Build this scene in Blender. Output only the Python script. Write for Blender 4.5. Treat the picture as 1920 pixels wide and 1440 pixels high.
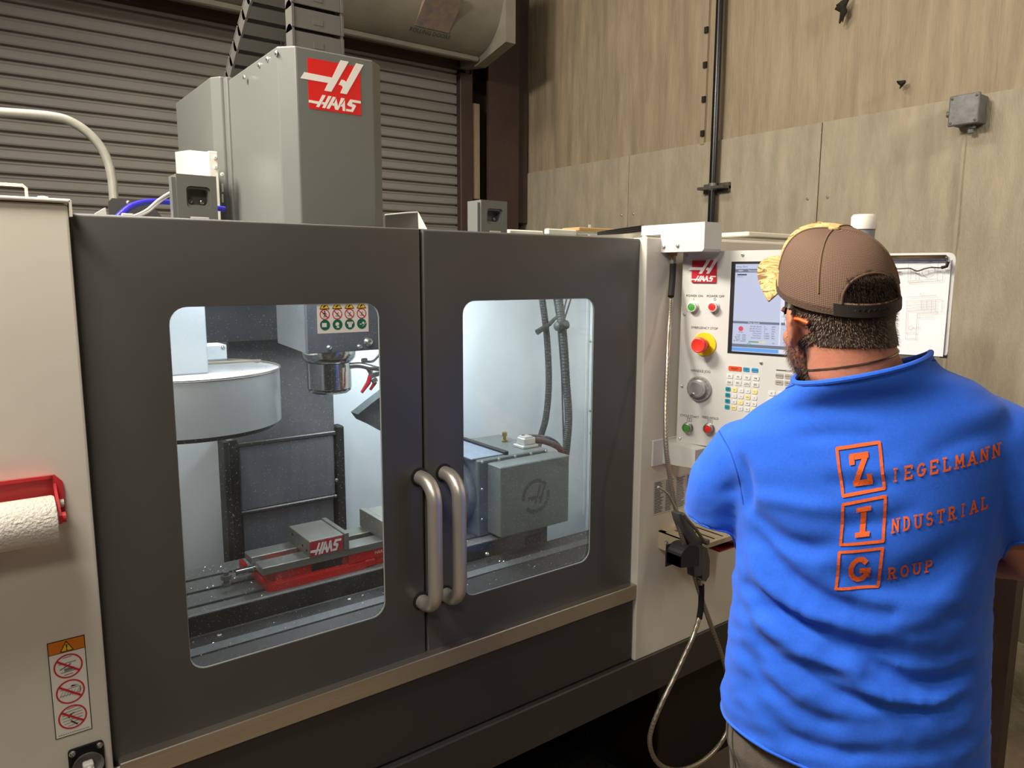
import bpy, bmesh, math, random
import numpy as np
from mathutils import Vector, Matrix, noise
from mathutils.bvhtree import BVHTree

random.seed(7)
scene = bpy.context.scene
for o in list(bpy.data.objects):
    bpy.data.objects.remove(o)
COL = scene.collection

# ------------------------------------------------------------------ camera
FPX, TILT, ROLL, YAW = 1389.2, math.radians(8.3406), math.radians(.208), math.radians(36.755)
CAM = Vector((0, -1.33, 1.74))
_f = Vector((math.sin(YAW)*math.cos(TILT), math.cos(YAW)*math.cos(TILT), -math.sin(TILT)))
_r0 = Vector((math.cos(YAW), -math.sin(YAW), 0))
_u0 = _r0.cross(_f)
_r = _r0*math.cos(ROLL) + _u0*math.sin(ROLL)
_u = _u0*math.cos(ROLL) - _r0*math.sin(ROLL)
cd = bpy.data.cameras.new('camera')
cd.sensor_width = 36
cd.lens = FPX/1920*36
cd.clip_start = .05
cam = bpy.data.objects.new('camera', cd)
COL.objects.link(cam)
cam.matrix_world = Matrix(((_r.x, _u.x, -_f.x, CAM.x), (_r.y, _u.y, -_f.y, CAM.y), (_r.z, _u.z, -_f.z, CAM.z), (0, 0, 0, 1)))
scene.camera = cam

def on(u, v, axis, val):
    """where the photo point (u, v) lies on the plane axis = val"""
    d = _f + _r*((u-960)/FPX) - _u*((v-720)/FPX)
    return CAM + d*((val-CAM[axis])/d[axis])
def PX(u, v, x): return on(u, v, 0, x)
def PY(u, v, y): return on(u, v, 1, y)
def PZ(u, v, z): return on(u, v, 2, z)

# ------------------------------------------------------------------ light
scene.view_settings.view_transform = 'Standard'
scene.view_settings.look = 'None'
scene.view_settings.exposure = 0.0
scene.view_settings.gamma = 1
scene.view_settings.use_curve_mapping = False
w = bpy.data.worlds.new('world')
scene.world = w
w.use_nodes = True
w.node_tree.nodes['Background'].inputs[0].default_value = (.9, .95, 1, 1)
w.node_tree.nodes['Background'].inputs[1].default_value = .07

def area(name, loc, target, power, sx, sy, color=(1, .93, .82)):
    l = bpy.data.lights.new(name, 'AREA')
    l.shape = 'RECTANGLE'; l.size = sx; l.size_y = sy
    l.energy = power; l.color = color
    o = bpy.data.objects.new(name, l)
    COL.objects.link(o)
    o.location = loc
    o.rotation_euler = (Vector(target)-Vector(loc)).to_track_quat('-Z', 'Y').to_euler()
    return o
area('ceiling_or_fill_light', (-.5, .55, 3.5), (1.2, -.3, 1.3), 120, .9, .35, (1, .93, .83))
area('ceiling_or_fill_light', (-.28, -.42, 2.8), (.1, -.1, 1.2), 24, .6, .2, (1, .92, .80))
area('ceiling_or_fill_light', (.6, 1.2, 4.5), (1.9, .6, 1.4), 54, 1.2, .4, (1, .92, .80))
area('ceiling_or_fill_light', (-1.6, -3.4, 4.2), (.9, .1, 1.0), 36, 1.3, .4, (1, .92, .80))  # added fill lamp, lifts the dark front areas
area('ceiling_or_fill_light', (2.45, -2.3, 3.3), (3.45, -1.95, 2.85), 55, .9, .3, (1, .92, .80))  # added lamp brightening the lower right wall, angled past the man
area('machine_work_light', (.58, .42, 1.80), (.62, .52, 1.1), 3.4, .5, .2, (.86, .94, 1))
area('machine_work_light', (1.20, .74, 1.84), (1.24, .74, 1.1), 12, .4, .3, (.86, .94, 1))

# ------------------------------------------------------------------ materials
def lin(c): return tuple(((x/255)/12.92 if x/255 <= .04045 else ((x/255+.055)/1.055)**2.4) for x in c)
MATS = {}
def mat(name, rgb, rough=.5, metal=0, var=0, vscale=6, bump=0, bscale=60, spec=.5, coat=0, var_rgb=None, stretch=None, emit=0):
    if name in MATS: return MATS[name]
    m = bpy.data.materials.new(name); m.use_nodes = True
    nt = m.node_tree; b = nt.nodes['Principled BSDF']
    c = lin(rgb)
    b.inputs['Base Color'].default_value = (*c, 1)
    b.inputs['Roughness'].default_value = rough
    b.inputs['Metallic'].default_value = metal
    b.inputs['Specular IOR Level'].default_value = spec
    b.inputs['Coat Weight'].default_value = coat
    if emit:
        b.inputs['Base Color'].default_value = (*[x*.06 for x in c], 1)
        b.inputs['Emission Color'].default_value = (*c, 1)
        b.inputs['Emission Strength'].default_value = emit
    if var or bump:
        tc = nt.nodes.new('ShaderNodeTexCoord')
        src = tc.outputs['Object']
        if stretch:
            mp = nt.nodes.new('ShaderNodeMapping'); mp.inputs['Scale'].default_value = stretch
            nt.links.new(src, mp.inputs[0]); src = mp.outputs[0]
        if var:
            n = nt.nodes.new('ShaderNodeTexNoise'); n.inputs['Scale'].default_value = vscale
            n.inputs['Detail'].default_value = 6; n.inputs['Roughness'].default_value = .65
            nt.links.new(src, n.inputs[0])
            r = nt.nodes.new('ShaderNodeValToRGB')
            c2 = lin(var_rgb) if var_rgb else tuple(x*(1-var) for x in c)
            c3 = c if var_rgb else tuple(min(1, x*(1+var*.5)) for x in c)
            r.color_ramp.elements[0].color = (*c2, 1); r.color_ramp.elements[0].position = .32
            r.color_ramp.elements[1].color = (*c3, 1); r.color_ramp.elements[1].position = .68
            nt.links.new(n.outputs[0], r.inputs[0]); nt.links.new(r.outputs[0], b.inputs['Base Color'])
        if bump:
            n2 = nt.nodes.new('ShaderNodeTexNoise'); n2.inputs['Scale'].default_value = bscale
            n2.inputs['Detail'].default_value = 4
            nt.links.new(src, n2.inputs[0])
            bp = nt.nodes.new('ShaderNodeBump'); bp.inputs['Strength'].default_value = bump
            bp.inputs['Distance'].default_value = .01
            nt.links.new(n2.outputs[0], bp.inputs['Height']); nt.links.new(bp.outputs[0], b.inputs['Normal'])
    MATS[name] = m
    return m

M_dark = mat('dark_grey_paint', (80, 80, 76), .38, var=.06, vscale=3)
M_dark2 = mat('black_grey_paint', (58, 57, 54), .42, var=.08, vscale=3)
M_head = mat('mid_grey_paint', (112, 114, 109), .36, var=.03, vscale=3)
M_white = mat('off_white_paint', (222, 217, 203), .42, var=.04, vscale=4)
M_white2 = mat('pendant_white', (216, 215, 208), .4, var=.02, vscale=5)
M_inner = mat('inner_white_paint', (220, 228, 233), .5, var=.06, vscale=3)
M_steel = mat('brushed_steel', (196, 190, 178), .34, metal=.9, var=.1, vscale=4, stretch=(1, 40, 40))
M_steel_tube = mat('handle_steel', (208, 203, 194), .36, metal=.7, bump=.05, bscale=300)
M_bolt = mat('zinc_bolt', (200, 200, 195), .3, metal=1)
M_cast = mat('machined_cast_iron', (128, 129, 127), .42, metal=.4, var=.15, vscale=9)
M_way = mat('way_cover_steel', (112, 114, 119), .45, metal=.3, var=.16, vscale=7, stretch=(6, 1, .6))
M_black = mat('black_plastic', (22, 22, 22), .5)
M_rubber = mat('black_rubber', (18, 18, 18), .75)
M_red = mat('logo_red', (222, 40, 36), .4)
M_redpaint = mat('vise_red_paint', (205, 28, 24), .35)
M_logowhite = mat('logo_white', (240, 236, 228), .4)
M_void = mat('hollow_black', (8, 8, 8), .8)
M_ink = mat('print_ink', (30, 30, 30), .6)
M_paper = mat('paper_white', (242, 242, 240), .8, bump=.02, bscale=8)

# ------------------------------------------------------------------ mesh helpers
class MB:
    def __init__(self): self.bm = bmesh.new()
    def face(self, pts):
        vs = [self.bm.verts.new(p) for p in pts]
        return self.bm.faces.new(vs)
    def box(self, lo, hi, bev=0, seg=2):
        x0, y0, z0 = lo; x1, y1, z1 = hi
        v = [self.bm.verts.new(p) for p in ((x0,y0,z0),(x1,y0,z0),(x1,y1,z0),(x0,y1,z0),(x0,y0,z1),(x1,y0,z1),(x1,y1,z1),(x0,y1,z1))]
        fs = [self.bm.faces.new([v[i] for i in q]) for q in ((0,3,2,1),(4,5,6,7),(0,1,5,4),(1,2,6,5),(2,3,7,6),(3,0,4,7))]
        if bev:
            es = list({e for f in fs for e in f.edges})
            bmesh.ops.bevel(self.bm, geom=es, offset=bev, segments=seg, affect='EDGES', profile=.5)
        return self
    def prism(self, pts, d):
        """extrude the closed outline pts (3-D points) by the vector d"""
        d = Vector(d); n = len(pts)
        a = [self.bm.verts.new(p) for p in pts]; b = [self.bm.verts.new(Vector(p)+d) for p in pts]
        fa = self.bm.faces.new(a); fb = self.bm.faces.new(b[::-1])
        sides = [self.bm.faces.new((a[i], b[i], b[(i+1) % n], a[(i+1) % n])) for i in range(n)]
        bmesh.ops.recalc_face_normals(self.bm, faces=[fa, fb]+sides)
        return self
    def tube(self, path, r, seg=10, cap=True):
        P = [Vector(p) for p in path]; n = len(P)
        rr = r if isinstance(r, (list, tuple)) else [r]*n
        t0 = (P[1]-P[0]).normalized()
        up = Vector((0, 0, 1)) if abs(t0.z) < .9 else Vector((1, 0, 0))
        nrm = (up - t0*up.dot(t0)).normalized()
        rings = []
        for i in range(n):
            t = (P[min(i+1, n-1)]-P[max(i-1, 0)]).normalized()
            nrm = (nrm - t*nrm.dot(t)).normalized(); bn = t.cross(nrm)
            rings.append([self.bm.verts.new(P[i]+(nrm*math.cos(a)+bn*math.sin(a))*rr[i]) for a in [2*math.pi*k/seg for k in range(seg)]])
        for a, b in zip(rings, rings[1:]):
            for k in range(seg): self.bm.faces.new((a[k], a[(k+1) % seg], b[(k+1) % seg], b[k]))
        if cap:
            self.bm.faces.new(rings[0][::-1]); self.bm.faces.new(rings[-1])
        return self
    def lathe(self, c, axis, prof, seg=24):
        """prof = [(radius, distance along axis)], closed at ends where radius > 0"""
        ax = Vector(axis).normalized(); c = Vector(c)
        u = ax.orthogonal().normalized(); v = ax.cross(u)
        rings = []
        for r, h in prof:
            if r < 1e-6: rings.append([self.bm.verts.new(c+ax*h)])
            else: rings.append([self.bm.verts.new(c+ax*h+(u*math.cos(a)+v*math.sin(a))*r) for a in [2*math.pi*k/seg for k in range(seg)]])
        for a, b in zip(rings, rings[1:]):
            for k in range(seg):
                k2 = (k+1) % seg
                if len(a) == 1 and len(b) == 1: continue
                if len(a) == 1: self.bm.faces.new((a[0], b[k2], b[k]))
                elif len(b) == 1: self.bm.faces.new((a[k], a[k2], b[0]))
                else: self.bm.faces.new((a[k], a[k2], b[k2], b[k]))
        if len(rings[0]) > 1: self.bm.faces.new(rings[0][::-1])
        if len(rings[-1]) > 1: self.bm.faces.new(rings[-1])
        return self
    def screw(self, c, axis, r):
        self.lathe(c, axis, [(r, 0), (r, .2*r), (r*.8, .6*r), (r*.45, .8*r), (r*.4, .4*r), (0, .4*r)], 12)
        return self
    def frame(self, outer, inner, y0, y1):
        """plate with a rounded hole: outer = (x0,x1,z0,z1), inner = (x0,x1,z0,z1,r); front at y0, back at y1"""
        X0, X1, Z0, Z1 = outer; K = 6
        corners = rrect(*inner, K=K)                      # 4 groups of K+1 points
        oc = [(X1, Z1), (X0, Z1), (X0, Z0), (X1, Z0)]
        def mk(y): return ([[self.bm.verts.new((p[0], y, p[1])) for p in g] for g in corners], [self.bm.verts.new((p[0], y, p[1])) for p in oc])
        A, B = mk(y0), mk(y1)
        for (I, O), flip in ((A, 0), (B, 1)):
            for g in range(4):
                for k in range(K):
                    f = (O[g], I[g][k], I[g][k+1])
                    self.bm.faces.new(f if not flip else f[::-1])
                f = (O[g], I[g][K], I[(g+1) % 4][0], O[(g+1) % 4])
                self.bm.faces.new(f if not flip else f[::-1])
        ia = [v for g in A[0] for v in g]; ib = [v for g in B[0] for v in g]; n = len(ia)
        for i in range(n): self.bm.faces.new((ia[i], ib[i], ib[(i+1) % n], ia[(i+1) % n]))
        for i in range(4): self.bm.faces.new((A[1][i], A[1][(i+1) % 4], B[1][(i+1) % 4], B[1][i]))
        bmesh.ops.recalc_face_normals(self.bm, faces=self.bm.faces[:])
        return self
    def xf(self, M):
        bmesh.ops.transform(self.bm, matrix=M, verts=self.bm.verts[:]); return self
    def build(self, name, m, parent=None, smooth=False, M=None, label=None, kind=None):
        if M is not None: self.xf(M)
        if smooth:
            for f in self.bm.faces: f.smooth = True
        me = bpy.data.meshes.new(name); self.bm.to_mesh(me); self.bm.free()
        return put(name, me, m, parent, smooth, label, kind)

def put(name, me, m, parent=None, smooth=False, label=None, kind=None):
    o = bpy.data.objects.new(name, me); COL.objects.link(o)
    if m is not None:
        for q in (m if isinstance(m, (list, tuple)) else [m]): me.materials.append(q)
    if parent is not None: o.parent = parent; o.matrix_parent_inverse = world_of(parent).inverted()
    if smooth:
        try: me.set_sharp_from_angle(angle=math.radians(38))
        except Exception: pass
    if label: o['label'] = label
    if kind: o['kind'] = kind
    return o
def world_of(o):
    M = Matrix.Translation(o.location) @ o.rotation_euler.to_matrix().to_4x4()
    if o.parent: M = world_of(o.parent) @ o.matrix_parent_inverse @ M
    return M
def thing(name, label, cat, loc=(0, 0, 0), group=None):
    o = bpy.data.objects.new(name, None); COL.objects.link(o); o.location = loc
    o.empty_display_size = .05
    return tag(o, label, cat, group)
def tag(o, label, cat, group=None):
    o['label'] = label; o['category'] = cat
    if group: o['group'] = group
    return o
def copy_part(o, offset=None, M=None, parent=None):
    c = o.copy(); COL.objects.link(c)
    if offset is not None: c.location = Vector(c.location)+Vector(offset)
    if parent is not None: c.parent = parent
    return c
def rrect(x0, x1, z0, z1, r, K=6):
    out = []
    for cx, cz, a0 in ((x1-r, z1-r, 0), (x0+r, z1-r, 90), (x0+r, z0+r, 180), (x1-r, z0+r, 270)):
        out.append([(cx+r*math.cos(math.radians(a0+90*k/K)), cz+r*math.sin(math.radians(a0+90*k/K))) for k in range(K+1)])
    return out
def flat_rr(x0, x1, z0, z1, r, y, K=4): return [(p[0], y, p[1]) for g in rrect(x0, x1, z0, z1, r, K) for p in g]
def smooth_path(pts, n=8):
    P = [Vector(p) for p in pts]; out = []
    for i in range(len(P)-1):
        p0 = P[max(i-1, 0)]; p1 = P[i]; p2 = P[i+1]; p3 = P[min(i+2, len(P)-1)]
        for k in range(n):
            t = k/n
            out.append(.5*((2*p1)+(p2-p0)*t+(2*p0-5*p1+4*p2-p3)*t*t+(3*p1-p0-3*p2+p3)*t**3))
    out.append(P[-1]); return out

# text: every glyph run is a flat mesh in the x-z plane facing -y
_tc = {}
def text_mesh(body):
    if body in _tc: return _tc[body]
    cu = bpy.data.curves.new('t', 'FONT'); cu.body = body; cu.size = 1; cu.resolution_u = 2
    o = bpy.data.objects.new('t', cu); COL.objects.link(o)
    dg = bpy.context.evaluated_depsgraph_get()
    me = bpy.data.meshes.new_from_object(o.evaluated_get(dg))
    vs = [v.co.copy() for v in me.vertices]; fs = [tuple(p.vertices) for p in me.polygons]
    bpy.data.objects.remove(o); bpy.data.curves.remove(cu); bpy.data.meshes.remove(me)
    _tc[body] = (vs, fs); return _tc[body]
def add_text(mb, body, x, z, h, y, width=None, align='c', slant=0):
    vs, fs = text_mesh(body)
    if not vs: return
    x0 = min(v.x for v in vs); x1 = max(v.x for v in vs)
    s = h/.72; sx = s if width is None else width/(x1-x0)
    off = {'c': -(x0+x1)/2, 'l': -x0, 'r': -x1}[align]
    V = [mb.bm.verts.new((x+(v.x+off)*sx+slant*v.y*s, y, z+v.y*s-h/2)) for v in vs]
    for f in fs:
        try: mb.bm.faces.new([V[i] for i in f])
        except ValueError: pass
def poly(mb, pts, y, x=0, z=0, sx=1, sz=1):
    mb.face([(x+p[0]*sx, y, z+p[1]*sz) for p in pts])
def ring(mb, x, z, r0, r1, y, seg=28, a0=0, a1=360):
    for k in range(seg):
        p, q = [math.radians(a0+(a1-a0)*(k+i)/seg) for i in (0, 1)]
        mb.face([(x+r0*math.cos(p), y, z+r0*math.sin(p)), (x+r1*math.cos(p), y, z+r1*math.sin(p)), (x+r1*math.cos(q), y, z+r1*math.sin(q)), (x+r0*math.cos(q), y, z+r0*math.sin(q))])
def bar(mb, xa, za, xb, zb, wd, y):
    d = Vector((xb-xa, 0, zb-za)).normalized(); n = Vector((-d.z, 0, d.x))*(wd/2)
    a = Vector((xa, y, za)); b = Vector((xb, y, zb))
    mb.face([a-n, b-n, b+n, a+n])
def disc(mb, x, z, r, y, seg=20): mb.face([(x+r*math.cos(2*math.pi*k/seg), y, z+r*math.sin(2*math.pi*k/seg)) for k in range(seg)])

def screws(items, parent, m=None, axis=None, r=None, M=None, name='screw'):
    for it in items:
        q, ax, rr = (it, axis, r) if axis is not None else it
        MB().screw(q, ax, rr).build(name, m or M_bolt, parent, M=M)

LOGO = {'H1':[(-0.065,0.702),(0.449,0.686),(0.622,1.068),(0.776,1.066),(0.425,0.397),(0.296,0.401),(0.369,0.565),(-0.138,0.569)],
'H2':[(0.921,1.063),(1.066,1.058),(0.721,0.399),(0.596,0.4),(0.649,0.514),(0.639,0.548),(0.605,0.563),(0.57,0.563),(0.628,0.679),(0.682,0.674),(0.717,0.644)],
'w1':[(0.004,0.168),(0.189,0.164),(0.259,0.309),(0.318,0.306),(0.185,0.048),(0.131,0.053),(0.162,0.108),(0.002,0.117)],
'w2':[(0.368,0.306),(0.428,0.306),(0.3,0.049),(0.245,0.049),(0.277,0.118),(0.232,0.117),(0.257,0.169),(0.301,0.162)],
'w3':[(0.453,0.304),(0.511,0.302),(0.38,0.046),(0.323,0.049)],
'w4':[(0.517,0.277),(0.548,0.118),(0.613,0.306),(0.679,0.304),(0.546,0.047),(0.491,0.048),(0.473,0.123),(0.426,0.124),(0.451,0.177),(0.477,0.175)],
'w5':[(0.681,0.274),(0.683,0.048),(0.636,0.047),(0.629,0.128),(0.581,0.13),(0.605,0.182),(0.636,0.181)],
'w6':[(0.79,0.304),(0.994,0.3),(0.993,0.249),(0.83,0.25),(0.812,0.222),(0.885,0.205),(0.895,0.179),(0.831,0.049),(0.701,0.05),(0.7,0.098),(0.804,0.097),(0.825,0.146),(0.742,0.166),(0.724,0.192)]}
def logo_parts(name, x0, z0, w, h, y, parent, M=None, mark=True, thick=.0015, redmat=None):
    """red square badge with the white emblem and wordmark, on the plane y facing -y"""
    redmat = redmat or M_red
    mb = MB(); mb.prism(flat_rr(x0, x0+w, z0, z0+h, .03*w, y), (0, -thick, 0))
    badge = mb.build(name, redmat, parent, M=M)
    mb = MB()
    for k, p in LOGO.items():
        if k[0] == 'w' or mark:
            mb.prism([(x0+a*w, y-thick, z0+b*h) for a, b in p], (0, -.0008, 0))
    mb.build('emblem', M_logowhite, badge, M=M, label='white emblem and lettering')
    return badge
# ------------------------------------------------------------------ room
XW = 3.242
M_concrete = mat('concrete_floor', (128, 112, 90), .8, var=.3, vscale=3, bump=.35, bscale=40)
M_board = mat('cement_board', (164, 153, 131), .85, var=.2, vscale=5, bump=.4, bscale=90, stretch=(1, 3, .7))
M_vinyl = mat('insulation_facing', (152, 136, 110), .75, var=.25, vscale=4, bump=.35, bscale=30, stretch=(1, 4, .5))
M_slat = mat('shutter_slat_grey', (134, 129, 122), .6, var=.16, vscale=3, stretch=(.5, 1, 3))
M_brown = mat('brown_steel_paint', (62, 44, 38), .55, var=.25, vscale=6, bump=.1, bscale=40)
M_hood = mat('hood_sheet_steel', (132, 125, 112), .5, var=.2, vscale=4, bump=.08, bscale=12)
M_plain = mat('dull_wall', (120, 112, 100), .9)

def plane(name, pts, m):
    mb = MB(); mb.face(pts); return mb.build(name, m, kind='structure')
plane('floor', [(-6, -6, 0), (XW+.1, -6, 0), (XW+.1, 3.4, 0), (-6, 3.4, 0)], M_concrete)
plane('ceiling', [(-6, -6, 5), (-6, 3.4, 5), (XW+.1, 3.4, 5), (XW+.1, -6, 5)], M_plain)
plane('wall_left', [(-6, -6, 0), (-6, 3.4, 0), (-6, 3.4, 5), (-6, -6, 5)], M_plain)
plane('wall_front', [(-6, -6, 0), (-6, -6, 5), (XW+.1, -6, 5), (XW+.1, -6, 0)], M_plain)
plane('wall_back', [(-6, 3.05, 0), (XW+.1, 3.05, 0), (XW+.1, 3.05, 5), (-6, 3.05, 5)], mat('dark_back_wall', (70, 62, 54), .9))
mb = MB(); mb.box((XW+.03, -6, 0), (XW+.12, 3.05, 5))
wall_right = mb.build('wall_right', M_plain, kind='structure')
# upper insulation facing: three hanging sheets with vertical creases
def sheet(y0, y1, k):
    ny, nz = 110, 24; z0, z1 = 2.425, 5
    mb = MB(); V = []
    for i in range(ny+1):
        row = []
        for j in range(nz+1):
            y = y0+(y1-y0)*i/ny; z = z0+(z1-z0)*j/nz
            n = noise.fractal(Vector((k*9.3, y*9, z*.8)), .9, 2.1, 4)*.011
            n += noise.noise(Vector((k*3.1, y*2.5, z*1.1)))*.012
            n *= min(1, (i+2)/8, (ny-i+2)/8)
            row.append(mb.bm.verts.new((XW+.018-n-.006, y, z)))
        V.append(row)
    for i in range(ny):
        for j in range(nz): mb.bm.faces.new((V[i][j], V[i][j+1], V[i+1][j+1], V[i+1][j]))
    return mb.build('insulation_sheet', M_vinyl, wall_right, smooth=True)
for k, (a, b) in enumerate(((-3.6, -1.2), (-1.19, 1.325), (1.335, 3.04))): sheet(a, b, k)
# lace ties along the open seam of the facing
mb = MB()
mb.box((XW-.006, 1.318, 2.43), (XW+.012, 1.344, 5))
mb.build('sheet_seam', mat('seam_tape', (150, 135, 110), .8), wall_right)
mb = MB(); mb.box((XW-.016, 1.316, 2.47), (XW-.004, 1.336, 2.50))
t0 = mb.build('lace_tie', M_rubber, wall_right)
for k in range(1, 12): copy_part(t0, (0, 0, .172*k))
# lower boards, proud of the facing, open joints between them
edges = [-3.01, -1.79, -.573, .647, 1.867, 3.04]
for a, b in zip(edges, edges[1:]):
    mb = MB(); mb.box((XW-.002, a+.002, .30), (XW+.028, b-.002, 2.438), .002, 1)
    o = mb.build('wall_board', M_board, wall_right)
screws([(XW-.002, s+dy, z) for s in edges[1:-1] for dy in (-.05, .05) for z in (.6, 1.1, 1.6, 2.1)], wall_right, axis=(-1, 0, 0), r=.007)
mb = MB()
n = 60
prof = [(XW-.002, .32), (XW-.03, .30), (XW-.075, .17), (XW-.085, .02), (XW-.08, 0), (XW+.03, 0), (XW+.03, .32)]
rows = []
for i in range(n+1):
    y = -3.0+i*6.0/n
    rows.append([mb.bm.verts.new((px+.02*noise.noise(Vector((i*.5, j*1.7, 3))), y, max(0, pz+(.025*noise.noise(Vector((i*.4, j, 9))) if 0 < pz else 0)))) for j, (px, pz) in enumerate(prof)])
for a, b in zip(rows, rows[1:]):
    for j in range(len(prof)-1): mb.bm.faces.new((a[j], a[j+1], b[j+1], b[j]))
mb.build('baseboard_right', mat('rough_concrete', (150, 138, 112), .9, var=.4, vscale=7, bump=.6, bscale=30), wall_right, smooth=True, kind='structure')
# plaster ridge under the junction box, cobweb scraps on the facing
yr = PX(1802, 330, XW).y
mb = MB(); mb.tube([(XW-.002, yr+.01*noise.noise(Vector((k, 2, 1))), .4+k*.19) for k in range(11)], [.012+.006*noise.noise(Vector((k*.8, 5, 1))) for k in range(11)], 8)
mb.build('plaster_ridge', M_board, wall_right, smooth=True)
def cobweb(u, v, du, dv, wd):
    mb = MB(); a = PX(u, v, XW-.02); b = PX(u+du, v+dv, XW-.012)
    mb.tube([a, a.lerp(b, .35)+Vector((-.02, .01, 0)), a.lerp(b, .7)+Vector((-.01, -.012, .01)), b], [wd*.3, wd, wd*.7, wd*.15], 6)
    o = mb.build('cobweb', mat('dusty_web', (34, 30, 24), .95), wall_right)
cobweb(1698, 152, -11, 14, .014); cobweb(1592, -6, -18, 50, .022); cobweb(1578, 2, 2, 40, .012)

# roll-up door
door_1 = bpy.data.objects.new('door_1', None); COL.objects.link(door_1); door_1.location = (1.0, 2.9, 0); door_1['kind'] = 'structure'
PITCH = .0635
prof = [(.010, 0), (.010, .007), (-.004, .010), (-.010, .013), (-.0125, .020), (-.0125, .050), (-.0155, .056), (-.0155, .059), (-.011, .0615), (.008, .0625), (.010, PITCH), (.014, PITCH), (.014, 0)]
mb = MB(); mb.prism([(-2.2, 2.9+a, b) for a, b in prof], (4.9, 0, 0))
s0 = mb.build('slat', M_slat, door_1); s0.location.z += .028
for k in range(1, 49): copy_part(s0, (0, 0, PITCH*k))
def rails(name, x0, x1, y0, y1, z0, z1, m=M_brown, kind='structure'):
    mb = MB(); mb.box((x0, y0, z0), (x1, y1, z1), .004, 1); return mb.build(name, m, kind=kind)
rails('trim_1', 2.695, 2.79, 2.84, 2.96, 0, 3.02)
rails('trim_2', 2.79, 2.83, 2.93, 3.04, 0, 3.3)
rails('trim_3', 2.805, 2.86, 2.86, 2.93, 2.24, 2.85, mat('pale_timber', (150, 132, 104), .8, var=.2, vscale=20, stretch=(8, 8, 1)))
# brown steel column in the corner: two flanges and a web
mb = MB()
mb.box((2.87, 2.78, 0), (3.12, 2.80, 5)); mb.box((2.985, 2.80, 0), (3.0, 2.98, 5)); mb.box((2.87, 2.98, 0), (3.12, 3.0, 5))
mb.build('trim_4', M_brown, kind='structure')
mb = MB(); mb.box((3.12, 2.83, 2.1), (3.23, 2.86, 5)); mb.box((2.83, 2.85, 2.05), (2.90, 2.95, 2.18))
mb.build('trim_5', M_brown, kind='structure')
mb = MB(); mb.prism([(-2.2, 2.985, 3.04), (-2.2, 2.82, 3.04), (-2.2, 2.82, 3.10), (-2.2, 2.985, 3.2)], (4.9, 0, 0))
mb.build('trim_6', M_brown, kind='structure')
# sheet-metal hood of the roll-up door
hood = thing('shutter_hood', 'dull grey half-round sheet metal hood above the roll-up shutter', 'door hood', (1.0, 2.65, 3.0))
HC = (2.66, 3.36); HR = .31
pr = [(HC[0]+HR*math.cos(math.radians(a)), HC[1]+HR*math.sin(math.radians(a))) for a in range(-265, -58, 9)]
mb = MB(); mb.prism([(-2.2, a, b) for a, b in pr]+[(-2.2, 2.95, 3.1), (-2.2, 2.95, 3.67)], (4.88, 0, 0))
mb.build('drum_cover', M_hood, hood, smooth=True)
mb = MB(); mb.tube([(-2.2, HC[0]-.05, HC[1]-HR-.008), (2.67, HC[0]-.05, HC[1]-HR-.008)], .016, 8)
mb.build('hem', M_hood, hood)
mb = MB(); mb.prism([(2.68, HC[0]-.33, HC[1]-.28), (2.68, HC[0]-.02, HC[1]-.35), (2.68, 2.97, HC[1]-.30), (2.68, 2.97, HC[1]+.36), (2.68, HC[0]-.33, HC[1]+.36)], (.07, 0, 0))
mb.build('end_plate', M_hood, hood)
HM = Matrix.Translation((2.27, HC[0], HC[1])) @ Matrix.Rotation(math.radians(50), 4, 'X')
mb = MB(); mb.box((-.11, -HR-.004, -.02), (.11, -HR+.02, .20))
stk = mb.build('faded_sticker', mat('sun_faded_print', (150, 126, 100), .8, var=.5, vscale=22, var_rgb=(110, 104, 110)), hood, M=HM)
mb = MB(); add_text(mb, 'ROLLING DOORS', 0, -.045, .026, -HR-.006, .26)
mb.build('hood_lettering', M_ink, hood, M=HM)

# pipe, junction box
pipe = thing('black_pipe', 'shiny black vertical pipe running down the right wall', 'pipe', (3.19, 1.215, 0))
mb = MB(); mb.tube([(3.195, 1.216, 0), (3.195, 1.216, 2.5), (3.195, 1.222, 5)], .0185, 14)
mb.build('pipe', mat('black_pipe_paint', (14, 14, 15), .28), pipe, smooth=True)
mb = MB(); mb.box((3.172, 1.135, 2.186), (3.24, 1.298, 2.20)); mb.box((3.225, 1.135, 2.17), (3.24, 1.298, 2.218)); mb.lathe((3.195, 1.216, 2.180), (0, 0, 1), [(.022, 0), (.024, .01), (.024, .026), (.022, .036)], 14)
mb.build('pipe_clamp', mat('galvanised', (110, 106, 98), .5, metal=.7, var=.3, vscale=30), pipe)
jb = thing('junction_box', 'square grey metal junction box on the wall at upper right', 'electrical box', (3.2, .01, 2.37))
M_galv = mat('weathered_zinc', (112, 112, 110), .55, metal=.5, var=.3, vscale=25)
mb = MB(); mb.box((3.165, -.040, 2.322), (3.24, .060, 2.428), .006); mb.build('box_body', M_galv, jb)
mb = MB(); mb.box((3.152, -.045, 2.318), (3.166, .064, 2.432), .005); 
for yy, zz in ((-.034, 2.33), (-.034, 2.42), (.053, 2.42), (.053, 2.33)): mb.screw((3.152, yy, zz), (-1, 0, 0), .005)
mb.build('box_cover', M_galv, jb)
mb = MB(); mb.lathe((3.205, .06, 2.375), (0, 1, 0), [(.017, 0), (.017, .012), (.012, .014), (.012, .03)], 12).build('cable_gland', M_galv, jb); mb = MB(); mb.lathe((3.205, .0, 2.322), (0, 0, -1), [(.018, 0), (.018, .014), (.012, .016), (.012, .03)], 12)
mb.build('cable_gland', M_galv, jb)

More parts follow.
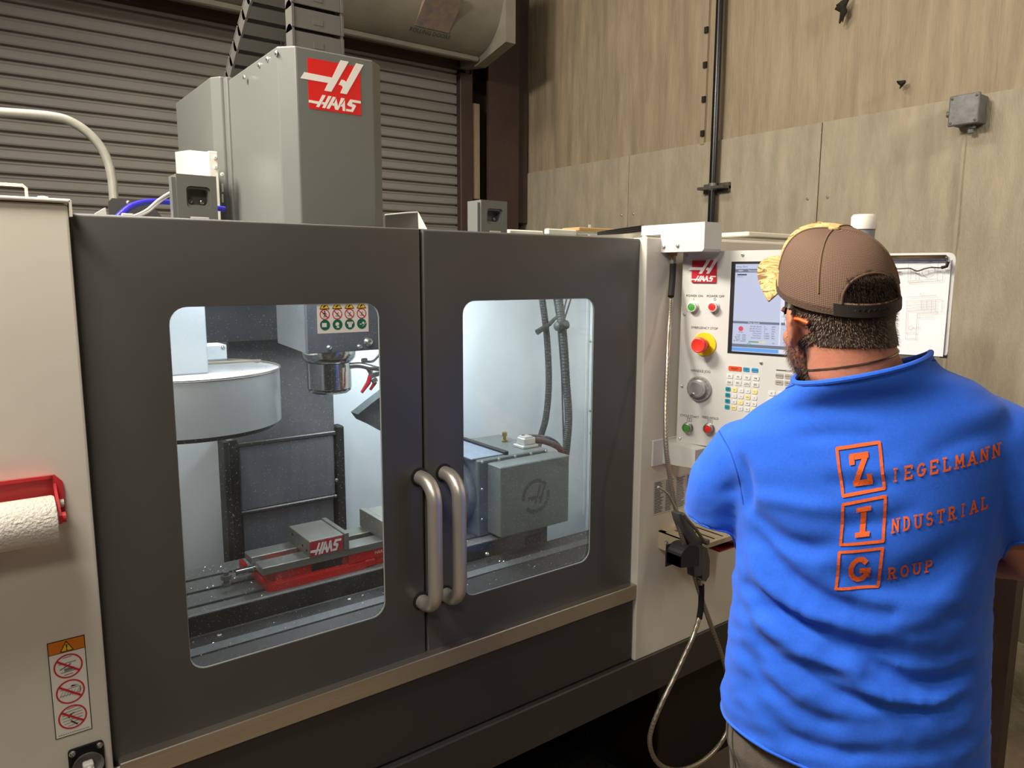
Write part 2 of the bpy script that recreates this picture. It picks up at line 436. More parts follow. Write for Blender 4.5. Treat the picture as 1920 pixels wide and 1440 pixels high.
# steel channel post at lower right
xt = 2.45
pa = PX(1858, 1098, xt); pb = PX(1908, 1080, xt); topz = PX(1905, 1012, xt).z
post = thing('steel_post', 'dark brown steel channel post standing on the floor behind the man at lower right', 'post', (xt+.03, (pa.y+pb.y)/2, 0))
y0, y1 = pb.y, pa.y
mb = MB(); mb.prism([(xt, y0, 0), (xt+.06, y0, 0), (xt+.06, y0+.008, 0), (xt+.008, y0+.008, 0), (xt+.008, y1-.008, 0), (xt+.06, y1-.008, 0), (xt+.06, y1, 0), (xt, y1, 0)], (0, 0, topz))
mb.build('channel', M_brown, post)
mb = MB(); mb.box((xt-.03, y0-.03, 0), (xt+.09, y1+.03, .01)); mb.build('base_plate', M_brown, post)
# ------------------------------------------------------------------ machining centre
mc = thing('machining_center', 'large grey and white enclosed milling machine with two windowed sliding doors', 'milling machine', (.8, .5, 0))
XL, XR = .149, 1.42             # door opening between the two front panels
DY = .022                       # doors sit this far behind the front panels
ZD0, ZD1 = .888, 1.834
# front panels
mb = MB(); mb.box((-.95, 0, .30), (XL, .035, 1.845), .004); mb.box((-.95, .035, 1.79), (XL-.004, .30, 1.845)); mb.box((XL-.03, .035, .3), (XL-.004, .10, 1.8))
lp = mb.build('left_panel', M_white, mc)
mb = MB(); mb.box((-.95, -.008, 1.846), (XL+.004, .30, 1.852), .002, 1); mb.box((XL+.0005, -.008, 1.826), (XL+.004, .012, 1.85))
mb.tube([(.062, .015, 1.852), (.062, .015, 1.866), (.066, .015, 1.870), (.094, .015, 1.870), (.098, .015, 1.866), (.098, .015, 1.852)], .0022, 6)
mb.lathe((.118, .01, 1.852), (0, 0, 1), [(.008, 0), (.007, .003), (0, .004)], 12); mb.tube([(.03, .02, 1.852), (.052, .02, 1.862)], .006, 8)
mb.build('panel_lid', M_white, lp)
mb = MB(); mb.box((XR, 0, .686), (2.62, .05, 1.837), .003); mb.box((XR, .05, .686), (XR+.03, .10, 1.837))
rp = mb.build('right_panel', M_white, mc)
screws([((XR+.012, .02, 1.837), (0, 0, 1), .007), ((1.456, 0, 1.80), (0, -1, 0), .0022)], rp, M_white2)
# sill
mb = MB(); mb.box((.158, 0, .867), (XR-.001, .075, .909), .0015, 1)
mb.build('door_sill', M_steel, mc)
mb = MB(); mb.lathe((.150, .012, .892), (1, 0, 0), [(.008, 0), (.008, .008)], 12); mb.build('sill_bolt', M_bolt, mc)
mb = MB(); mb.box((XL-.02, .010, .690), (XR-.002, .06, .868), .002, 1); mb.build('lower_panel', M_dark2, mc)
mb = MB(); mb.box((-.95, -.004, .570), (2.62, .08, .686), .003, 1); mb.build('base_skirt', M_dark2, mc)
mb = MB(); mb.box((-.95, .56, .12), (2.55, 1.9, .60), .01)
for x in (-.7, .8, 2.3): mb.lathe((x, .75, 0), (0, 0, 1), [(.06, 0), (.06, .02), (.025, .03), (.025, .13)], 16)
mb.build('base_casting', mat('base_black', (26, 25, 24), .6), mc)
mb = MB(); mb.box((-.95, .08, .58), (2.62, .58, .60)); mb.build('chip_pan', M_void, mc)

# sliding doors with windows
def pane_mat():
    m = bpy.data.materials.new('dirty_window'); m.use_nodes = True; nt = m.node_tree
    for n in list(nt.nodes): nt.nodes.remove(n)
    out = nt.nodes.new('ShaderNodeOutputMaterial'); mix = nt.nodes.new('ShaderNodeMixShader'); mix2 = nt.nodes.new('ShaderNodeMixShader')
    tr = nt.nodes.new('ShaderNodeBsdfTransparent'); tr.inputs[0].default_value = (.93, .95, .95, 1)
    gl = nt.nodes.new('ShaderNodeBsdfGlossy'); gl.inputs['Roughness'].default_value = .03
    fr = nt.nodes.new('ShaderNodeFresnel'); fr.inputs[0].default_value = 1.35
    df = nt.nodes.new('ShaderNodeBsdfDiffuse'); df.inputs[0].default_value = (.75, .78, .8, 1)
    nt.links.new(fr.outputs[0], mix.inputs[0]); nt.links.new(tr.outputs[0], mix.inputs[1]); nt.links.new(gl.outputs[0], mix.inputs[2])
    tc = nt.nodes.new('ShaderNodeTexCoord')
    vo = nt.nodes.new('ShaderNodeTexVoronoi'); vo.inputs['Scale'].default_value = 270
    no = nt.nodes.new('ShaderNodeTexNoise'); no.inputs['Scale'].default_value = 9; no.inputs['Detail'].default_value = 5
    nt.links.new(tc.outputs['Object'], vo.inputs[0]); nt.links.new(tc.outputs['Object'], no.inputs[0])
    lt = nt.nodes.new('ShaderNodeMath'); lt.operation = 'LESS_THAN'; lt.inputs[1].default_value = .16
    nt.links.new(vo.outputs['Distance'], lt.inputs[0])
    sep = nt.nodes.new('ShaderNodeSeparateColor'); nt.links.new(vo.outputs['Color'], sep.inputs[0])
    gt = nt.nodes.new('ShaderNodeMath'); gt.operation = 'GREATER_THAN'; gt.inputs[1].default_value = .74
    nt.links.new(sep.outputs[0], gt.inputs[0])
    mu = nt.nodes.new('ShaderNodeMath'); mu.operation = 'MULTIPLY'; nt.links.new(lt.outputs[0], mu.inputs[0]); nt.links.new(gt.outputs[0], mu.inputs[1])
    mr = nt.nodes.new('ShaderNodeMapRange'); mr.inputs[1].default_value = .45; mr.inputs[2].default_value = .8; mr.inputs[3].default_value = .015; mr.inputs[4].default_value = .06
    nt.links.new(no.outputs[0], mr.inputs[0])
    mu2 = nt.nodes.new('ShaderNodeMath'); mu2.operation = 'MULTIPLY'; mu2.inputs[1].default_value = .62; nt.links.new(mu.outputs[0], mu2.inputs[0])
    ad = nt.nodes.new('ShaderNodeMath'); ad.operation = 'ADD'; nt.links.new(mu2.outputs[0], ad.inputs[0]); nt.links.new(mr.outputs[0], ad.inputs[1])
    nt.links.new(ad.outputs[0], mix2.inputs[0]); nt.links.new(mix.outputs[0], mix2.inputs[1]); nt.links.new(df.outputs[0], mix2.inputs[2])
    nt.links.new(mix2.outputs[0], out.inputs[0]); return m
M_pane = pane_mat()
M_seal = mat('window_edge', (205, 208, 205), .4)
M_hdark = mat('handle_grommet', (14, 14, 14), .6)
def mc_door(x0, x1, win, hx, lab):
    mb = MB(); mb.frame((x0, x1, ZD0, ZD1), win, DY, DY+.007)
    bm = mb.bm
    es = [e for e in bm.edges if all(abs(v.co.y-DY) < 1e-6 for v in e.verts) and (all(abs(v.co.z-ZD1) < 1e-6 for v in e.verts) or all(abs(v.co.x-x0) < 1e-6 for v in e.verts) or all(abs(v.co.x-x1) < 1e-6 for v in e.verts) or all(abs(v.co.z-ZD0) < 1e-6 for v in e.verts))]
    bmesh.ops.bevel(bm, geom=es, offset=.006, segments=3, affect='EDGES', profile=.5)
    d = mb.build('door', M_dark, mc, smooth=True, label=lab)
    a0, a1, b0, b1, r = win
    mb = MB(); mb.box((x0, DY+.007, ZD0), (x0+.005, DY+.045, ZD1)); mb.box((x1-.005, DY+.007, ZD0), (x1, DY+.045, ZD1)); mb.box((x0, DY+.007, ZD1-.006), (x1, DY+.045, ZD1)); mb.build('return_flange', M_dark, d)
    mb = MB(); mb.prism(flat_rr(a0-.012, a1+.012, b0-.012, b1+.012, r, DY+.004, 6), (0, .005, 0)); mb.build('window_pane', M_pane, d)
    mb = MB(); mb.frame((a0-.02, a1+.02, b0-.02, b1+.02), (a0+.0014, a1-.0014, b0+.0014, b1-.0014, r), DY+.002, DY+.0036); mb.build('window_seal', M_seal, d)
    zt, zb = 1.312, 1.032; y = DY; out = .062; R = .045
    path = [(hx, y+.002, zt)]
    for k in range(0, 7): a = math.radians(90*k/6); path.append((hx, y-(out-R)-R*math.sin(a), zt-R+R*math.cos(a)))
    for k in range(0, 7): a = math.radians(90*k/6); path.append((hx, y-(out-R)-R*math.cos(a), zb+R-R*math.sin(a)))
    path.append((hx, y+.002, zb))
    mb = MB(); mb.tube(path, .0158, 18); mb.build('door_handle', M_steel_tube, d, smooth=True, label='brushed steel tube handle')
    for z in (zt, zb): MB().lathe((hx, y+.001, z), (0, -1, 0), [(.0165, 0), (.0205, 0), (.0205, .003), (.0165, .004)], 20).build('handle_grommet', M_hdark, d)
    return d
def wx(u, v): return PY(u, v, DY)
a = wx(314.5, 600).x; b = wx(712, 620).x; c = wx(712, 569).z; dd = wx(350, 1264).z
xg = PY(795, 800, DY).x
d1 = mc_door(XL+.002, xg-.0022, (wx(316, 600).x, wx(716, 800).x, wx(350, 1264).z, wx(500, 571).z, .030), wx(788, 985).x, 'left dark grey sliding door with chip-spattered window')
d2 = mc_door(xg+.0022, XR-.001, (wx(868, 640).x, wx(1113, 700).x, wx(940, 1101).z, wx(990, 561).z, .030), wx(833, 985).x, 'right dark grey sliding door with window showing the rotary table')

mb = MB(); mb.box((xg-.012, DY+.046, ZD0), (xg+.012, DY+.05, ZD1)); mb.build('door_seal', M_rubber, d2)
# pictogram sticker on the left window
def pictos(mb_red, mb_green, mb_yel, mb_ink, x0, x1, z0, z1, y):
    n = 4; wd = (x1-x0)/n; r = wd*.40
    for k in range(n):
        cx = x0+wd*(k+.5); 
        zr = z1-(z1-z0)*.36; zg = z1-(z1-z0)*.76
        ring(mb_red, cx, zr, r*.84, r, y, 20); bar(mb_red, cx-r*.62, zr+r*.62, cx+r*.62, zr-r*.62, r*.16, y-.0001)
        disc(mb_green, cx, zg, r, y)
        tz = z1
        poly(mb_yel, [(cx-r*.95, tz-r*.75), (cx+r*.95, tz-r*.75), (cx+r*.42, tz), (cx-r*.42, tz)], y)
        bar(mb_ink, cx-r*.95, tz-r*.75, cx+r*.95, tz-r*.75, r*.12, y-.0001); bar(mb_ink, cx-r*.95, tz-r*.75, cx-r*.42, tz, r*.1, y-.0001); bar(mb_ink, cx+r*.95, tz-r*.75, cx+r*.42, tz, r*.1, y-.0001)
        bar(mb_ink, cx-r*.25, tz-r*.5, cx+r*.2, tz-r*.1, r*.25, y-.0001)
    def figure(cx, cz, s):           # simple stick figure
        disc(mb_ink, cx, cz+.55*s, .13*s, y-.0002, 10); bar(mb_ink, cx, cz+.45*s, cx, cz-.1*s, .14*s, y-.0002)
        for sx in (-1, 1): bar(mb_ink, cx, cz+.3*s, cx+sx*.4*s, cz+.05*s, .1*s, y-.0002); bar(mb_ink, cx, cz-.1*s, cx+sx*.25*s, cz-.6*s, .1*s, y-.0002)
    zr = z1-(z1-z0)*.36
    figure(x0+wd*.5, zr, r); 
    for k in (1, 2, 3): bar(mb_ink, x0+wd*(k+.5)-r*.4, zr-r*.35, x0+wd*(k+.5)+r*.4, zr-r*.35, r*.08, y-.0002); bar(mb_ink, x0+wd*(k+.5)-r*.1, zr-r*.2, x0+wd*(k+.5)+r*.25, zr+r*.35, r*.1, y-.0002)
p0 = wx(597, 625); p1 = wx(691, 566); sy = DY+.0025
sx0, sx1, sz0, sz1 = p0.x, p1.x, p0.z-.001, wx(640, 570).z
mb = MB(); mb.box((sx0, sy, sz0), (sx1, sy+.001, sz1)); st = mb.build('warning_sticker', M_logowhite, d1, label='white sticker with rows of warning pictograms')
mr, mg, my, mi, mw = MB(), MB(), MB(), MB(), MB()
pictos(mr, mg, my, mi, sx0+.002, sx1-.002, sz0+.004, sz1-.001, sy-.0004)
wd = (sx1-sx0)/4; zg = (sz1-.001)-(sz1-sz0-.005)*.76; r = wd*.3
cx = sx0+wd*.5; poly(mw, [(cx-r*.6, zg-r*.5), (cx+r*.6, zg-r*.5), (cx+r*.6, zg+r*.5), (cx-r*.6, zg+r*.5)], sy-.0007)
disc(mw, sx0+wd*1.5, zg+r*.1, r*.5, sy-.0007, 12); poly(mw, [(sx0+wd*1.5-r*.3, zg-r*.8), (sx0+wd*1.5+r*.5, zg-r*.8), (sx0+wd*1.5+r*.3, zg)], sy-.0007)
cx = sx0+wd*2.5
for a in (-1, 0, 1): disc(mw, cx+a*r*.5, zg+r*.3, r*.32, sy-.0007, 10)
poly(mw, [(cx-r*.4, zg-r*.8), (cx+r*.4, zg-r*.8), (cx+r*.5, zg), (cx-r*.5, zg)], sy-.0007)
cx = sx0+wd*3.5; bar(mw, cx-r*.7, zg-r*.1, cx-r*.2, zg-r*.1, r*.25, sy-.0007); disc(mw, cx+r*.2, zg+r*.2, r*.3, sy-.0007, 10); bar(mw, cx, zg-r*.7, cx+r*1.3, zg+r*.6, r*.12, sy-.0007)
# sub-parts would be a fourth level: join the print into the door's own sub-parts
M_green = mat('sign_green', (20, 110, 80), .5); M_yellow = mat('sign_yellow', (245, 205, 20), .5); M_orange = mat('sign_orange', (222, 122, 24), .5); M_rring = mat('sign_red', (205, 32, 48), .5)
for m_, q, nm in ((mr, M_rring, 'prohibition_signs'), (mg, M_green, 'mandatory_signs'), (my, M_yellow, 'hazard_triangles'), (mi, M_ink, 'pictogram_ink'), (mw, M_logowhite, 'pictogram_white')): m_.build(nm, q, d1)

# warning label on the left panel
q0 = PY(88, 1208, 0); q1 = PY(172, 1365, 0); x0, x1 = .0712, .1212; z0, z1 = .9915, 1.1555
mb = MB(); mb.box((x0-.0012, -.0008, z0-.0012), (x1+.0012, .001, z1+.0012)); wl = mb.build('warning_label', M_ink, mc, label='tall white warning label with orange header and three prohibition signs')
mb = MB(); mb.face([(x0, -.001, z0), (x1, -.001, z0), (x1, -.001, z1-.021), (x0, -.001, z1-.021)]); mb.build('label_face', M_logowhite, wl)
mb = MB(); mb.face([(x0, -.001, z1-.020), (x1, -.001, z1-.020), (x1, -.001, z1), (x0, -.001, z1)]); mb.build('label_header', M_orange, wl)
cx = (x0+x1)/2
mb = MB(); poly(mb, [(cx-.009, z1-.0185), (cx+.009, z1-.0185), (cx, z1-.002)], -.0014); mb.build('hazard_triangle', M_yellow, wl)
mr, mi, mgy = MB(), MB(), MB()
for a, b in (((cx-.009, z1-.0185), (cx+.009, z1-.0185)), ((cx-.009, z1-.0185), (cx, z1-.002)), ((cx+.009, z1-.0185), (cx, z1-.002))): bar(mi, *a, *b, .0012, -.0016)
poly(mi, [(cx-.0013, z1-.007), (cx+.0013, z1-.007), (cx+.0005, z1-.014), (cx-.0005, z1-.014)], -.0018); disc(mi, cx, z1-.0162, .0011, -.0018, 8)
for k in range(3):
    cz = z1-.0445-k*.0445; r = .0205
    ring(mr, cx, cz, r*.89, r, -.0016, 32); bar(mr, cx-r*.75, cz+r*.58, cx+r*.75, cz-r*.58, .0032, -.0020)
    for j in range(-3, 4):
        zz = cz+j*r*.24; wv = math.sqrt(max(0, (r*.82)**2-(zz-cz)**2))
        if k == 0 and j in (-3, -2, 1, 3): bar(mgy, cx-wv*.8, zz, cx+wv*.7, zz+.001, .0011, -.0014)
        if k == 1 and j in (-1, 1): bar(mgy, cx-wv*.9, zz, cx+wv*.8, zz+.0006, .0007, -.0014)
        if k == 1: bar(mgy, cx+j*r*.22-.002, cz-r*.35, cx+j*r*.22+.003, cz+r*.1, .0005, -.0014)
        if k == 2: bar(mgy, cx-wv*.9, zz, cx+wv*.9, zz+.002, .0008, -.0014)
    if k == 0: bar(mi, cx-.012, cz-.004, cx+.004, cz+.003, .0012, -.0018); bar(mgy, cx-.006, cz-.006, cx+.008, cz-.005, .004, -.0016)
    if k == 1: poly(mi, [(cx+.0005, cz+.008), (cx+.003, cz+.0105), (cx+.013, cz+.008)], -.0018); bar(mi, cx+.014, cz+.006, cx+.0135, cz-.004, .001, -.0018)
    if k == 2: bar(mi, cx-.003, cz-.006, cx+.006, cz-.015, .002, -.0018); bar(mi, cx-.006, cz, cx-.001, cz+.006, .0018, -.0018); bar(mi, cx-.001, cz+.006, cx+.003, cz+.007, .0012, -.0018)
for k in range(14): bar(mi, x0+.003+k*.0032, z0+.004, x0+.0053+k*.0032, z0+.004, .0008, -.0016)
mr.build('prohibition_signs', M_rring, wl); mi.build('pictogram_ink', M_ink, wl); mgy.build('pictogram_lines', mat('sign_grey', (120, 122, 124), .6), wl)

# cup latch at the bottom of the left panel
lt = PY(163, 1425, -.004)
mb = MB(); mb.prism(flat_rr(lt.x-.026, lt.x+.026, lt.z-.032, lt.z+.026, .006, -.004), (0, .006, 0)); la = mb.build('cup_latch', M_hdark, mc)
mb = MB(); mb.lathe((lt.x, -.004, lt.z-.004), (0, -1, 0), [(.014, 0), (.016, .004), (.021, .012), (.0235, .013), (.0225, .010), (.014, .0045), (0, .0045)], 28); mb.build('cup', mat('latch_grey', (120, 120, 114), .4), la, smooth=True)
mb = MB()
mb.box((lt.x-.008, -.026, lt.z-.014), (lt.x+.008, -.008, lt.z+.004), .003); mb.tube([(lt.x-.006, -.026, lt.z-.004), (lt.x-.010, -.030, lt.z-.03)], .0015, 6); mb.tube([(lt.x+.006, -.026, lt.z-.004), (lt.x+.010, -.030, lt.z-.03)], .0015, 6)
mb.screw((lt.x, -.026, lt.z-.004), (0, -1, 0), .005); mb.build('latch_bolt', M_white2, la)
screws([(lt.x+dx, -.004, lt.z+.019) for dx in (-.0195, .0195)], la, axis=(0, -1, 0), r=.0055)

# ---- spindle head cover above the enclosure
mb = MB()
zc0, zc1 = 1.82, 2.288
out = [(.709, .500), (.914, .500), (.950, .530), (.950, .93), (.675, .93), (.675, .534)]
def walls(mb, out, z0, z1, top=True):
    lo = [mb.bm.verts.new((x, y, z0)) for x, y in out]; hi = [mb.bm.verts.new((x, y, z1)) for x, y in out]; n = len(out)
    fs = [mb.bm.faces.new((lo[i], lo[(i+1) % n], hi[(i+1) % n], hi[i])) for i in range(n)]
    if top: fs.append(mb.bm.faces.new(hi))
    fs.append(mb.bm.faces.new(lo[::-1]))
    bmesh.ops.recalc_face_normals(mb.bm, faces=fs)
    es = [e for f in fs for e in f.edges]
    bmesh.ops.bevel(mb.bm, geom=list(set(es)), offset=.0035, segments=2, affect='EDGES', profile=.5)
walls(mb, out, zc0, zc1)
hc = mb.build('head_cover', M_head, mc)
mb = MB(); walls(mb, [(.667, .925), (.685, .925), (.692, .945), (.965, .945), (.965, .955), (.667, .955)], zc0, 2.296); mb.build('cover_flange', M_head, hc)
mb = MB(); walls(mb, [(.660, .957), (.97, .957), (.97, 1.40), (.640, 1.40), (.640, .985)], zc0, 2.302); mb.build('rear_cover', M_head, mc)
screws([PX(519, 100, .675), PX(502, 111, .675), PX(487, 122, .675), PX(459, 145, .667)], hc, axis=(-1, 0, 0), r=.0065)
for v in (352, 372): q = PX(418, v, .641); MB().box((.638, q.y-.004, q.z-.012), (.6415, q.y+.004, q.z+.012), .001, 1).build('slot', M_white2, mc)
a = PY(577, 106, .4985); b = PY(677, 215, .4985); cc = PY(676, 123, .4985)
lw = PY(676.5, 170, .4985).x-PY(578, 160, .4985).x
logo_parts('logo_decal', PY(578, 160, .4985).x, PY(600, 206, .4985).z, lw, PY(600, 112, .4985).z-PY(600, 206, .4985).z, .4995, mc, thick=.0006)

# ---- energy chain looping from the head to the column
ch_path = [(.76, 2.22), (.755, 2.40), (.755, 2.58), (.76, 2.70)]
for k in range(1, 12):
    a = math.radians(180*k/12); ch_path.append((.88-.12*math.cos(a)-.0, 2.72+.11*math.sin(a)))
ch_path += [(1.03, 2.62), (1.12, 2.55), (1.22, 2.48), (1.33, 2.40), (1.44, 2.31)]
sp = smooth_path([(0, a, b) for a, b in ch_path], 10)
L = [0]
for p, q in zip(sp, sp[1:]): L.append(L[-1]+(q-p).length)
def at_len(s):
    for i in range(len(L)-1):
        if L[i+1] >= s: t = (s-L[i])/(L[i+1]-L[i]+1e-9); return sp[i].lerp(sp[i+1], t)
    return sp[-1]
mb = MB(); W2, TH, PL = .074, .024, .061
for s in (-1, 1):      # rounded side plates
    pr = [(s*W2, TH*math.cos(a), PL*.34+TH*math.sin(a)) for a in [math.pi*k/8 for k in range(9)]]+[(s*W2, -TH*.92, -PL*.58), (s*W2, TH*.92, -PL*.58)]
    pr = pr if s > 0 else pr
    mb.prism(pr, (-s*.007, 0, 0))
mb.box((-W2+.007, -TH, -PL*.44), (W2-.007, -TH+.005, PL*.40), .001, 1); mb.box((-W2+.007, TH-.005, -PL*.36), (W2-.007, TH, PL*.36), .001, 1)
mb.box((-.014, -TH-.001, -.012), (.014, -TH, .004)); mb.box((-W2-.001, -TH-.002, -PL*.44), (-W2+.006, -TH+.004, PL*.42)); mb.box((W2-.006, -TH-.002, -PL*.44), (W2+.001, -TH+.004, PL*.42))
M_chain = mat('chain_grey_plastic', (98, 96, 91), .38)
link = mb.build('chain_link', M_chain, mc)
nl = int(L[-1]/PL)
for k in range(nl):
    o = link if k == 0 else copy_part(link)
    p = at_len(PL*(k+.5)); q = at_len(PL*(k+.5)+.004); d = (q-p).normalized()
    X = Vector((1, 0, 0)); Y = d.cross(X)
    Mx = Matrix(((1, Y.x, d.x, .866), (0, Y.y, d.y, p.y), (0, Y.z, d.z, p.z), (0, 0, 0, 1)))
    o.matrix_parent_inverse = Matrix.Translation(-mc.location)
    o.location = Mx.to_translation(); o.rotation_euler = Mx.to_euler()

# ---- things standing up behind the door tops
def roller_bracket(u0, u1, v0, v1, y):
    a = PY(u0, v1, y); b = PY(u1, v0, y); x0, x1, z1 = a.x+.006, b.x, b.z; z0 = 1.80
    cxx = (x0+x1)/2+.002; wq = (x1-x0)*.30; hz0, hz1 = z0+.055, z0+.055+(z1-z0-.055)*.66
    mb = MB(); mb.frame((x0, x1, z0, z1), (cxx-wq, cxx+wq, hz0, hz1, .007), y, y+.004)
    mb.box((x0-.007, y+.004, z0), (x0, y+.02, z1-.006)); mb.box((x0, y+.004, z0), (x0+.003, y+.055, z1)); mb.box((x1-.003, y+.004, z0), (x1, y+.055, z1))
    o = mb.build('roller_bracket', M_head, mc)
    mb = MB(); mb.frame((cxx-wq-.004, cxx+wq+.004, hz0-.004, hz1+.004), (cxx-wq*.86, cxx+wq*.86, hz0+.006, hz1-.004, .006), y+.004, y+.022); mb.box((cxx-wq, y+.022, hz0), (cxx+wq, y+.024, hz1)); mb.build('pocket', M_head, o)
    screws([(cxx+s*wq*.5, y+.020, hz0+.013) for s in (-1, 1)], o, axis=(0, -1, 0), r=.0048)
    mb = MB(); mb.box((cxx-.016, y-.002, 1.832), (cxx+.016, y, 1.840), .001, 1); mb.build('tag', M_white2, o)
roller_bracket(328, 405, 331, 412, .075)
roller_bracket(898, 951, 378, 442, .075)
mb = MB(); a = PY(202, 371, .42); b = PY(300, 405, .42)
mb.prism([(a.x, .42, 1.78), (a.x, .42, a.z-.008), (a.x+.008, .42, a.z), (b.x-.02, .42, a.z-.002), (b.x+.02, .42, 1.84), (b.x+.02, .42, 1.78)], (0, .004, 0))
bp = mb.build('hose_bracket', M_dark, mc)
mb = MB(); q = PY(241, 381, .42); mb.screw((q.x, .42, q.z), (0, -1, 0), .0055); mb.build('screw', M_bolt, bp)
mb = MB(); q = PY(176, 406, .35); r_ = PY(198, 389, .35); mb.prism([(q.x, .35, 1.80), (q.x, .35, PY(176, 402, .35).z), (r_.x, .35, r_.z), (r_.x+.004, .35, 1.80)], (0, .03, 0)); mb.build('corner_clip', M_white, mc)
mb = MB(); mb.tube(smooth_path([PY(212, 418, .20), PY(224, 404, .22), PY(248, 386, .26), PY(285, 378, .30), PY(335, 382, .34), PY(420, 392, .40)]), .0058, 12); mb.build('blue_hose', mat('blue_hose', (52, 44, 205), .3), mc, smooth=True)
mb = MB(); mb.tube(smooth_path([PY(238, 408, .20), PY(252, 405, .20), PY(275, 394, .22), PY(300, 373, .26), PY(330, 357, .30), PY(380, 345, .34)]), .0026, 6); mb.tube(smooth_path([PY(240, 408, .20), PY(254, 407, .20), PY(278, 397, .22), PY(302, 377, .26), PY(330, 362, .30), PY(380, 350, .34)]), .0022, 6); mb.box(PY(232, 407, .2)-Vector((.003, .003, .004)), PY(250, 404, .2)+Vector((0, .006, .003)), .001, 1); mb.build('white_cable', mat('cable_white', (228, 226, 220), .5), mc, smooth=True)
# white sheet-metal box beside the column cover
x0 = PY(347, 290, 1.0).x; x1 = PY(369, 290, 1.0).x
mb = MB(); mb.prism([(x1, .86, 1.85), (x1, .86, PY(369, 340, .86).z), (x1, .90, PY(371, 283, .90).z), (x1, 1.06, PY(371, 283, 1.0).z), (x1, 1.06, 1.85)], (-.045, 0, 0)); xq = PY(409, 300, .865).x; mb.box((x1-.004, .865, 1.85), (xq, .90, PY(371, 283, .90).z-.002), .002, 1)
mb.screw((x1+.03, .865, PY(386, 325, .865).z), (0, -1, 0), .006); mb.screw((xq-.008, .865, PY(404, 314, .865).z), (0, -1, 0), .006); mb.screw((xq-.008, .865, PY(404, 296, .865).z), (0, -1, 0), .006)
mb.build('valve_box', M_white, mc)
# small box and trough to the right of the head cover
a = PY(705, 381, .60); b = PY(721, 425, .60)
mb = MB(); mb.prism([(b.x, .60, 1.80), (b.x, .60, PY(721, 402, .60).z), (b.x-.03, .60, PY(706, 380, .60).z), (b.x-.06, .60, PY(706, 380, .60).z), (b.x-.06, .60, 1.80)], (0, .12, 0)); mb.build('cable_box', M_white, mc)
t0_, t1_, t2_ = PY(722, 403, .42), PY(762, 399, .42), PY(783, 398, .42)
mb = MB(); mb.prism([(t0_.x, .42, 1.80), (t0_.x, .42, t0_.z), (t1_.x, .42, t1_.z), (t2_.x, .42, t2_.z), (t2_.x+.003, .42, 1.80)], (0, .0025, 0)); tr_ = mb.build('trough', M_dark, mc)
mb = MB(); mb.prism([(t2_.x, .42, t2_.z), (t2_.x+.003, .42, 1.80), (t2_.x-.012, .30, 1.80)], (.0025, 0, 0)); mb.tube([t0_, t1_, t2_], .0018, 6); mb.build('trough_flange', M_white, tr_)
mb = MB(); mb.tube(smooth_path([(b.x-.004, .58, 1.90), (b.x+.02, .56, 1.885), (b.x+.035, .54, 1.85), (b.x+.03, .54, 1.80)]), .003, 6); mb.tube(smooth_path([(b.x-.004, .58, 1.885), (b.x+.016, .56, 1.875), (b.x+.025, .54, 1.85), (b.x+.024, .54, 1.80)]), .003, 6); mb.build('cable', M_rubber, mc, smooth=True)
# white top frames over the right door
for (ua, ub, va, vb, y) in ((955, 1020, 442, 433, .16), (1028, 1082, 437, 431, .30), (1090, 1140, 436, 431, .42)):
    p = PY(ua, va, y); q = PY(ub, vb, y); MB().box((p.x, y, p.z-.004), (q.x, y+.02, q.z), .003, 1).build('frame_strip', M_white, mc)
MB().box((PY(930, 440, .12).x, .12, 1.815), (PY(960, 440, .12).x, .14, 1.84), .003, 1).build('frame_strip', M_white, mc)
mb = MB(); mb.prism([PY(950, 449, .085), PY(1205, 437, .085), PY(1205, 447, .085), PY(1090, 452, .085), PY(950, 453, .085)], (0, .03, 0))
mb.build('top_frame', M_white, mc)
for k in range(3): mb = MB(); mb.tube(smooth_path([PY(1120, 441-2*k, .12+.02*k), PY(1150, 438-3*k, .10+.02*k), PY(1206, 432-4*k, .09+.02*k)]), .003, 6); mb.build('cable', M_rubber, mc, smooth=True)
MB().box((.15, .16, 1.79), (XR, .18, 1.812)).build('roof_rail', M_dark, mc)
# cabinets behind the pendant arm
cz = PY(1404, 434, .2).z; cx_ = PY(1404, 434, .2).x
mb = MB(); mb.box((cx_, .2, 1.872), (2.62, .32, cz), .003, 1); mb.box((1.75, .18, 1.80), (2.62, .9, PY(1420, 452, .18).z), .003, 1); mb.build('rear_cabinet', M_white, mc)
# pendant arm
mb = MB(); xb = 1.472
z1 = PX(1322, 415.5, xb).z; ye = PX(1322, 415.5, xb).y
mb.prism([(xb, .07, 1.846), (xb, .002, 1.846), (xb, .002, 1.800), (xb, ye+.006, 1.800), (xb, ye, 1.806), (xb, ye, z1), (xb, .07, z1)], (.066, 0, 0))
arm = mb.build('pendant_arm', M_white2, mc)
screws([PX(1245, 463, xb), PX(1271, 461, xb)], arm, axis=(-1, 0, 0), r=.0055)
mb = MB(); q = PX(1262, 476, xb+.03); mb.lathe((q.x, q.y, 1.800), (0, 0, -1), [(.012, 0), (.012, .008), (.008, .009), (.008, .02)], 6); mb.build('hose_fitting', mat('brass_fitting', (150, 120, 70), .35, metal=1), arm)
# lower pendant bracket
mb = MB(); a = PX(1225, 823, 1.50); b = PX(1310, 868, 1.50)
mb.prism([(1.50, .01, 1.236), (1.50, .01, 1.300), (1.50, -.045, 1.300), (1.50, -.115, 1.294), (1.50, -.115, 1.252), (1.50, -.105, 1.245)], (.07, 0, 0)); mb.box((1.46, -.006, 1.232), (1.56, .0, 1.305), .002, 1)
mb.build('lower_bracket', M_white2, mc)
